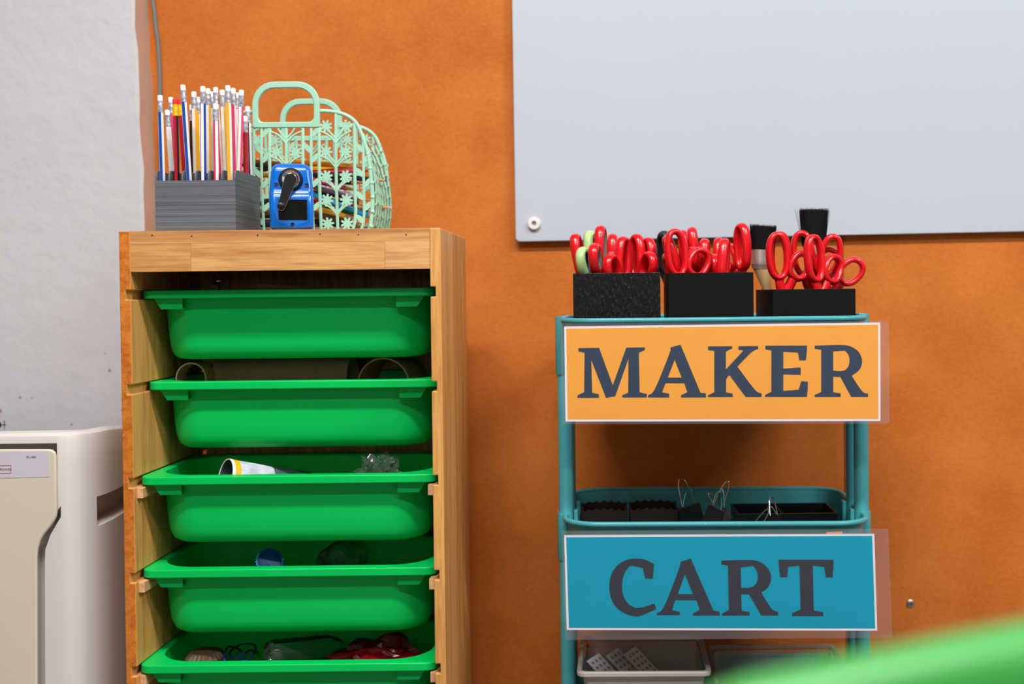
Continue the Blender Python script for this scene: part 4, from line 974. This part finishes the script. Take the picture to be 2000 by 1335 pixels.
# left box
L1 = 'in the left black box'
put_scissors('red scissors, leftmost %s behind the green pair' % L1, 1121, 456, 1.760, 66, -4, -9)
put_scissors('pale green scissors with blue grips %s' % L1, 1152, 450, 1.778, -108, -3, 6, outer='scissor_green', liner='scissor_blue', s=1.05)
put_scissors('dark red scissors with grey grips, tallest %s' % L1, 1182, 440, 1.785, -104, -1, liner='scissor_grey')
put_scissors('red scissors just right of the grey-gripped pair %s' % L1, 1200, 456, 1.780, -92, 1)
put_scissors('red scissors near the middle of the front %s' % L1, 1217, 461, 1.765, -116, 0)
put_scissors('red scissors with a wide open loop %s, second from the right' % L1, 1243, 456, 1.775, -66, 1)
put_scissors('red scissors, rightmost %s' % L1, 1273, 463, 1.770, 100, 1)
# middle box
L2 = 'in the middle black box'
put_scissors('black-handled scissors, leftmost %s' % L2, 1291, 451, 1.765, 94, 0, -16, outer='scissor_black')
put_scissors('red scissors beside the black-handled pair %s' % L2, 1304, 459, 1.760, 96, 0, -9)
put_scissors('red scissors with a large open loop at the front %s' % L2, 1321, 446, 1.735, 60, -1, -2)
put_scissors('red scissors close behind the large open loop %s' % L2, 1340, 449, 1.750, 72, -1)
put_scissors('red scissors with one tall thin loop %s, left of centre' % L2, 1354, 443, 1.785, -86, -2)
put_scissors('red scissors right of the tall thin loop %s' % L2, 1376, 465, 1.760, 78, -3)
put_scissors('red scissors with a low front loop, right of centre %s' % L2, 1401, 463, 1.780, -106, -2)
put_scissors('red scissors between the low loop and the tallest pair %s' % L2, 1420, 465, 1.765, 84, 5)
put_scissors('red scissors, tallest and rightmost %s' % L2, 1447, 435, 1.735, 56, 2)
# right box
L3 = 'in the right black box'
put_scissors('red scissors facing front, at the left %s' % L3, 1517, 452, 1.730, 12, 0)
put_scissors('red scissors hidden behind the leftmost front pair %s' % L3, 1527, 451, 1.765, 22, 4)
put_scissors('red scissors with an arched loop at the back centre %s' % L3, 1566, 449, 1.790, -14, 0)
put_scissors('red scissors at the centre front %s' % L3, 1588, 457, 1.735, 38, 2)
put_scissors('red scissors with the round loop leaning out, rightmost %s' % L3, 1621, 456, 1.770, 4, 8)

NUDGE = {0: (1.6, 1.768, 76, -1.6, -9.1), 2: (-8.4, 1.749, -103, 0.7, -0.3), 3: (-2.7, 1.802, -87, 2.4, -5.9), 4: (0.3, 1.754, -118, -0.3, -0.4), 5: (0.2, 1.771, -64, 1.0, 0.1), 6: (-7.1, 1.77, 115, 4.2, 1.8), 7: (4.7, 1.806, 118, -12.4, -18.5), 8: (-3.3, 1.736, 97, -3.0, -17.0), 9: (-4.0, 1.718, 20, -0.5, -4.1), 10: (-7.0, 1.766, 84, 0.3, -2.2), 11: (-3.5, 1.804, -99, 6.9, 6.5), 14: (-3.6, 1.73, 74, 10.1, 3.5), 15: (0.7, 1.757, 113, 2.4, -2.4), 17: (-3.7, 1.75, 20, 3.7, 1.0), 18: (-1.3, 1.786, -9, -2.0, 0.5), 19: (0.0, 1.722, 33, 1.7, -3.6), 20: (9.0, 1.759, -1, 12.4, 4.9), 13: (3.1, 1.793, -104, -1.2, -1.0)}                                                     # settled positions: pixel shift, depth, yaw, tilt, lean
for i_, q_ in enumerate(SCIS):
    if i_ in NUDGE: dx_, q_[3], q_[4], q_[5], q_[6] = NUDGE[i_]; q_[1] += dx_
    scissors(*q_)

def brush(label, c_top, c_fer, c_bot, Y, wt, wb, h):
    """c_*: photo points on the brush axis: bristle tips, ferrule, handle end"""
    p0, p1, p2 = W(*c_top, Y), W(*c_fer, Y), W(*c_bot, Y); ax = (p0 - p1).normalized()
    t = thing('paint_brush', label, 'paint brush', p2, group='brushes in the right black box')
    sd = ax.cross(Vector((0, 1, 0))).normalized() * -1; yy = Vector((0, 1, 0))
    sec = lambda c, w, d, n=24: [c + sd * math.cos(2 * math.pi * j / n) * w * (1 - 0.12 * abs(math.sin(4 * math.pi * j / n))) + yy * math.sin(2 * math.pi * j / n) * d for j in range(n)]
    base = p0 - ax * h; bm = BM()
    rings(bm, [sec(base, wb, 0.008), sec(base + ax * h * 0.5, (wb + wt) / 2, 0.009), sec(p0 - ax * 0.003, wt * 0.95, 0.010), sec(p0 - ax * 0.001, wt * 0.8, 0.008)])
    for k in range(420):
        a = random.uniform(-1, 1); b = random.uniform(-1, 1) * math.sqrt(max(0, 1 - a * a)) * 0.010
        s0 = base + sd * a * wb + yy * b * 0.8; e = p0 + sd * a * wt * random.uniform(0.98, 1.05) + yy * b + ax * random.uniform(-0.003, 0.0018)
        tube(bm, [s0, e], 0.00028, 3, taper=(1, 0.5))
    for a, b_, hh in ((-1.0, -1.32, 0.0), (-1.0, -1.24, 0.003), (-1.0, -1.15, 0.001), (1.0, 1.1, 0.004)):
        tube(bm, [base + sd * a * wb * 0.95, p0 + sd * wt * b_ - ax * hh], 0.00022, 3)
    o = obj('bristles', bm, 'bristle', t, world=True, kind='stuff')
    bm = BM(); rings(bm, [sec(p1 - ax * 0.012, wb * 0.82, 0.0085), sec(p1 - ax * 0.006, wb * 0.86, 0.009), sec(p1 - ax * 0.005, wb * 0.9, 0.0094), sec(p1 - ax * 0.003, wb * 0.86, 0.009), sec(p1, wb * 0.9, 0.0094), sec(p1 + ax * 0.002, wb * 0.86, 0.009), sec(base + ax * 0.002, wb * 1.0, 0.0088)]); obj('ferrule', bm, 'ferrule', t, world=True)
    dn = (p2 - p1).normalized(); L = (p2 - p1).length
    bm = BM(); rings(bm, [sec(p1 - ax * 0.010, wb * 0.78, 0.008), sec(p1 + dn * 0.04, wb * 0.45, 0.007), sec(p1 + dn * L * 0.7, wb * 0.5, 0.007), sec(p2, wb * 0.3, 0.005)]); obj('brush_handle', bm, 'brush_wood', t, world=True)
brush('black-bristled paint brush, lower and left of the two brushes', (1491, 440), (1487, 510), (1512, 640), 1.798, 0.0205, 0.0175, 0.040)
brush('taller black-bristled paint brush standing behind the right scissors', (1590, 408), (1589, 490), (1587, 640), 1.800, 0.0228, 0.0180, 0.058)

# ------------------------------------------------------------------ middle tray contents
zm = cmid - 0.0765
def scallop_box(label, x0, x1, ytop, Y):
    a, b = W(x0, ytop, Y), W(x1, ytop, Y); w = b.x - a.x; h = a.z - zm; dp = 0.075
    t = thing('scalloped_box', label, 'box', (a.x, Y, zm), group='scalloped boxes in the middle tray')
    top = lambda k: h * (1 - 0.0) - 0.0030 * abs(math.sin(k * math.pi * 6)) - 0.003 * (2 * k - 1) ** 2
    pts = [Vector((0, 0, 0)), Vector((w, 0, 0))] + [Vector((w * (1 - k / 36), 0, top(1 - k / 36))) for k in range(37)]
    obj('front_wall', prism(BM(), pts, (0, 0.004, 0)), 'dark_wood', t, smooth=30); obj('back_wall', prism(BM(), [p + Vector((0, dp - 0.004, 0)) for p in pts], (0, 0.004, 0)), 'dark_wood', t, smooth=30)
    for x in (0, w - 0.004): obj('side_wall', box(BM(), x, x + 0.004, 0.004, dp - 0.004, 0, h * 0.88), 'dark_wood', t, smooth=0)
    obj('base', box(BM(), 0.004, w - 0.004, 0.004, dp - 0.004, 0, 0.004), 'dark_wood', t, smooth=0)
    obj('ledge', box(BM(), 0.002, w - 0.002, -0.0015, 0, h * 0.55, h * 0.58), 'dark_wood', t, smooth=0)
scallop_box('dark brown scalloped box, left end of the middle tray', 1134, 1226, 993, 1.80)
scallop_box('dark brown scalloped box, right of the first one in the middle tray', 1231, 1327, 991, 1.795)
def binder_clip(label, p, rot, w, s=1.0):
    t = thing('binder_clip', label, 'binder clip', p, rot, 'binder clips in the middle tray')
    h = 0.022 * s; bm = BM()
    prism(bm, [(-w / 2, -0.009 * s, 0), (-w / 2, 0.009 * s, 0), (-w / 2, 0.0012, h), (-w / 2, -0.0012, h)], (w, 0, 0)); obj('clip_body', bm, 'clip_black', t, smooth=0, bevel=0.0006)
    for q in (-1, 1):
        pts = [(-w * 0.28, q * 0.002, h), (-w * 0.24, q * 0.010, h + 0.014 * s), (-w * 0.16, q * 0.017, h + 0.026 * s), (0, q * 0.020, h + 0.031 * s), (w * 0.16, q * 0.017, h + 0.026 * s), (w * 0.24, q * 0.010, h + 0.014 * s), (w * 0.28, q * 0.002, h)]
        obj('wire_arm', tube(BM(), smooth_path(pts, 4), 0.0008, 6), 'chrome', t)
p = lambda x, y, Y: W(x, y, Y)
def clip_at(label, x, y, Y, rot, w, s=1.0): binder_clip(label, p(x, y, Y), rot, w, s)
clip_at('large black binder clip tilted beside the scalloped boxes', 1350, 1016, 1.785, (R(18), R(-14), R(12)), 0.036, 1.25)
clip_at('black binder clip with a tall wire arm, middle of the tray', 1390, 1020, 1.745, (R(15), R(22), R(-20)), 0.026, 1.25)
clip_at('black binder clip lying right of the tall wire arm', 1416, 1018, 1.812, (R(-20), R(-8), R(30)), 0.022, 0.95)
def organiser():
    Y = 1.80; a, b = W(1440, 1003, Y), W(1636, 1003, Y); h = a.z - zm; w = b.x - a.x; dp = 0.09
    t = thing('organiser_box', 'low black divided box at the right of the middle tray', 'box', (a.x, Y, zm))
    for n, q in (('front_wall', (0, w, 0, .003, 0, h)), ('back_wall', (0, w, dp - .003, dp, 0, h)), ('side_wall', (0, .003, .003, dp - .003, 0, h)), ('side_wall', (w - .003, w, .003, dp - .003, 0, h)), ('divider', (w * .45, w * .45 + .003, .003, dp - .003, 0, h * .97)), ('base', (.003, w - .003, .003, dp - .003, 0, .003))):
        obj(n, box(BM(), *q), 'clip_black', t, smooth=0, bevel=0.0006)
organiser()
clip_at('small black binder clip in front of the organiser, left one', 1470, 1027, 1.755, (R(70), R(20), R(15)), 0.022, 0.8)
clip_at('small black binder clip in front of the organiser, right one', 1516, 1026, 1.76, (R(10), R(-12), R(-15)), 0.020, 0.75)

# ------------------------------------------------------------------ plastic bins in the bottom tray
zb = clow - 0.0765
def clear_bin(label, x0, x1, yf, Y, dp, mat_, tiltx=0.0, name='clear_bin', lidded=False):
    a, b = W(x0, yf, Y), W(x1, yf, Y); w = (b - a).length; h = (a.z + b.z) / 2 - zb
    t = thing(name, label, 'plastic bin', ((a.x + b.x) / 2, Y, zb), (0, 0, R(-1)), 'plastic bins in the bottom tray')
    o = rrect(0, dp / 2, w, dp, 0.012, 4); i = rrect(0, dp / 2, w - 0.016, dp - 0.016, 0.010, 4); tz = lambda pts, z: [Vector((x, y, z + (y - dp) * tiltx)) for x, y in pts]
    bm = BM(); frame(bm, tz(o, h - 0.008), tz(i, h - 0.008), (0, 0, 0.008)); obj('rim', bm, mat_, t, bevel=0.002)
    w2 = w - 0.020; 
    rs = [tz(rrect(0, dp / 2, w2, dp - 0.020, 0.010, 4), h - 0.008), tz(rrect(0, dp / 2, w2 - 0.001, dp - 0.021, 0.010, 4), h - 0.014), tz(rrect(0, dp / 2, w2 + 0.001, dp - 0.019, 0.010, 4), h - 0.016), tz(rrect(0, dp / 2, w2 - 0.001, dp - 0.021, 0.010, 4), h - 0.022), at_z(rrect(0, dp / 2, w2 - 0.012, dp - 0.032, 0.010, 4), 0.003), at_z(rrect(0, dp / 2, w2 - 0.016, dp - 0.036, 0.010, 4), 0.0005)]
    obj('bin_wall', rings(BM(), rs, False, True), mat_, t, smooth=40)
    return t, w, h
tb, wb_, hb = clear_bin('frosted white plastic bin with printed cards under the teal sign', 1126, 1390, 1312, 1.690, 0.185, 'bin_frost')
tc_, wc, hc = clear_bin('clearer plastic bin at the right under the teal sign', 1398, 1676, 1334, 1.690, 0.195, 'lid_clear', tiltx=0.05)
for k, (x, y, z, s) in enumerate(((-0.024, 0.086, 0.006, 1.2), (0.006, 0.092, 0.012, 1.2), (0.034, 0.098, 0.012, 1.2))):
    t = thing('printed_card', ('leftmost', 'middle', 'rightmost')[k] + ' white dotted card leaning in the frosted bin', 'card', tb.location + Vector((x, y - 0.02, hb - 0.062 + z)), (R(38), R(-8), R(52)), 'dotted cards in the frosted bin')
    obj('card_sheet', prism(BM(), [(-0.013 * s, -0.045, 0), (0.013 * s, -0.045, 0), (0.013 * s, 0.078, 0), (-0.013 * s, 0.078, 0)], (0, 0, 0.0012)), mat('card_%d' % k, (222, 222, 226), 0.5, var=0.03), t, smooth=0)
    bm = BM()
    for i in range(3):
        for j in range(6): cyl(bm, ((i - 1) * 0.009, 0.02 + j * 0.010, 0.001), ((i - 1) * 0.009, 0.02 + j * 0.010, 0.0022), 0.0030, 0.0022, n=8)
    obj('dots', bm, mat('dot_%d' % k, (150, 148, 156), 0.5, var=0.1), t)
lab = thing('paper_label', 'white paper strip inside the clearer bin', 'paper', tc_.location + Vector((-0.005, 0.085, hc - 0.038)), (R(15), 0, 0))
obj('strip', prism(BM(), at_z(rrect(0, 0, 0.105, 0.05, 0.003, 2), 0), (0, 0, 0.0008)), 'paper_white', lab, smooth=0)

# ------------------------------------------------------------------ green chair close to the camera
def chair():
    yb = 0.385
    t = thing('plastic_chair', 'blurred bright green plastic chair back in the foreground corner', 'chair', (0.27, yb + 0.2, 0))
    cx = 0.27; HWD = 0.275
    TP = [(-0.005, 0.620), (0.004, 0.645), (0.020, 0.6655), (0.045, 0.6765), (0.0935, 0.6845), (0.131, 0.6905), (0.162, 0.6950), (0.21, 0.699), (0.27, 0.700)]
    def top(x):
        x = x if x < cx else 2 * cx - x
        for (a, p_), (b, q_) in zip(TP, TP[1:]):
            if x <= b: return p_ + (q_ - p_) * (x - a) / (b - a)
        return TP[-1][1]
    n = 61; rs = []
    for k in range(n):
        x = cx - HWD + 2 * HWD * k / (n - 1); u = (x - cx) / HWD; y = yb + 0.020 * (1 - u * u); zt = top(x); th = 0.030
        sec = [(y + 0.004, 0.48), (y, zt - 0.02), (y + 0.003, zt - 0.006), (y + 0.009, zt), (y + th - 0.008, zt + 0.001), (y + th, zt - 0.006), (y + th - 0.004, zt - 0.03), (y + th - 0.018, zt - 0.05), (y + 0.016, 0.48)]
        rs.append([Vector((x, a, z)) for a, z in sec])
    obj('backrest', rings(BM(), rs), 'chair_green', t, smooth=60, world=True)
    rs = []
    for z, e in ((0.425, 0.012), (0.43, 0.0), (0.445, 0.0), (0.45, 0.01)): rs.append([Vector((x + cx, y + yb + 0.235, z)) for x, y in rrect(0, 0, 0.43 - 2 * e, 0.41 - 2 * e, 0.06 - e, 6)])
    obj('seat', rings(BM(), rs), 'chair_green', t, smooth=60, world=True)
    obj('back_support', box(BM(), cx - 0.17, cx + 0.17, yb + 0.030, yb + 0.046, 0.43, 0.52), 'chair_green', t, smooth=0, bevel=0.006, world=True)
    for sx in (-1, 1):
        for y0, y1 in ((yb + 0.07, yb + 0.03), (yb + 0.40, yb + 0.44)):
            obj('leg', tube(BM(), [(cx + sx * 0.18, y0, 0.428), (cx + sx * 0.205, y1, 0.0)], 0.012, 12), 'steel', t, world=True)
chair()
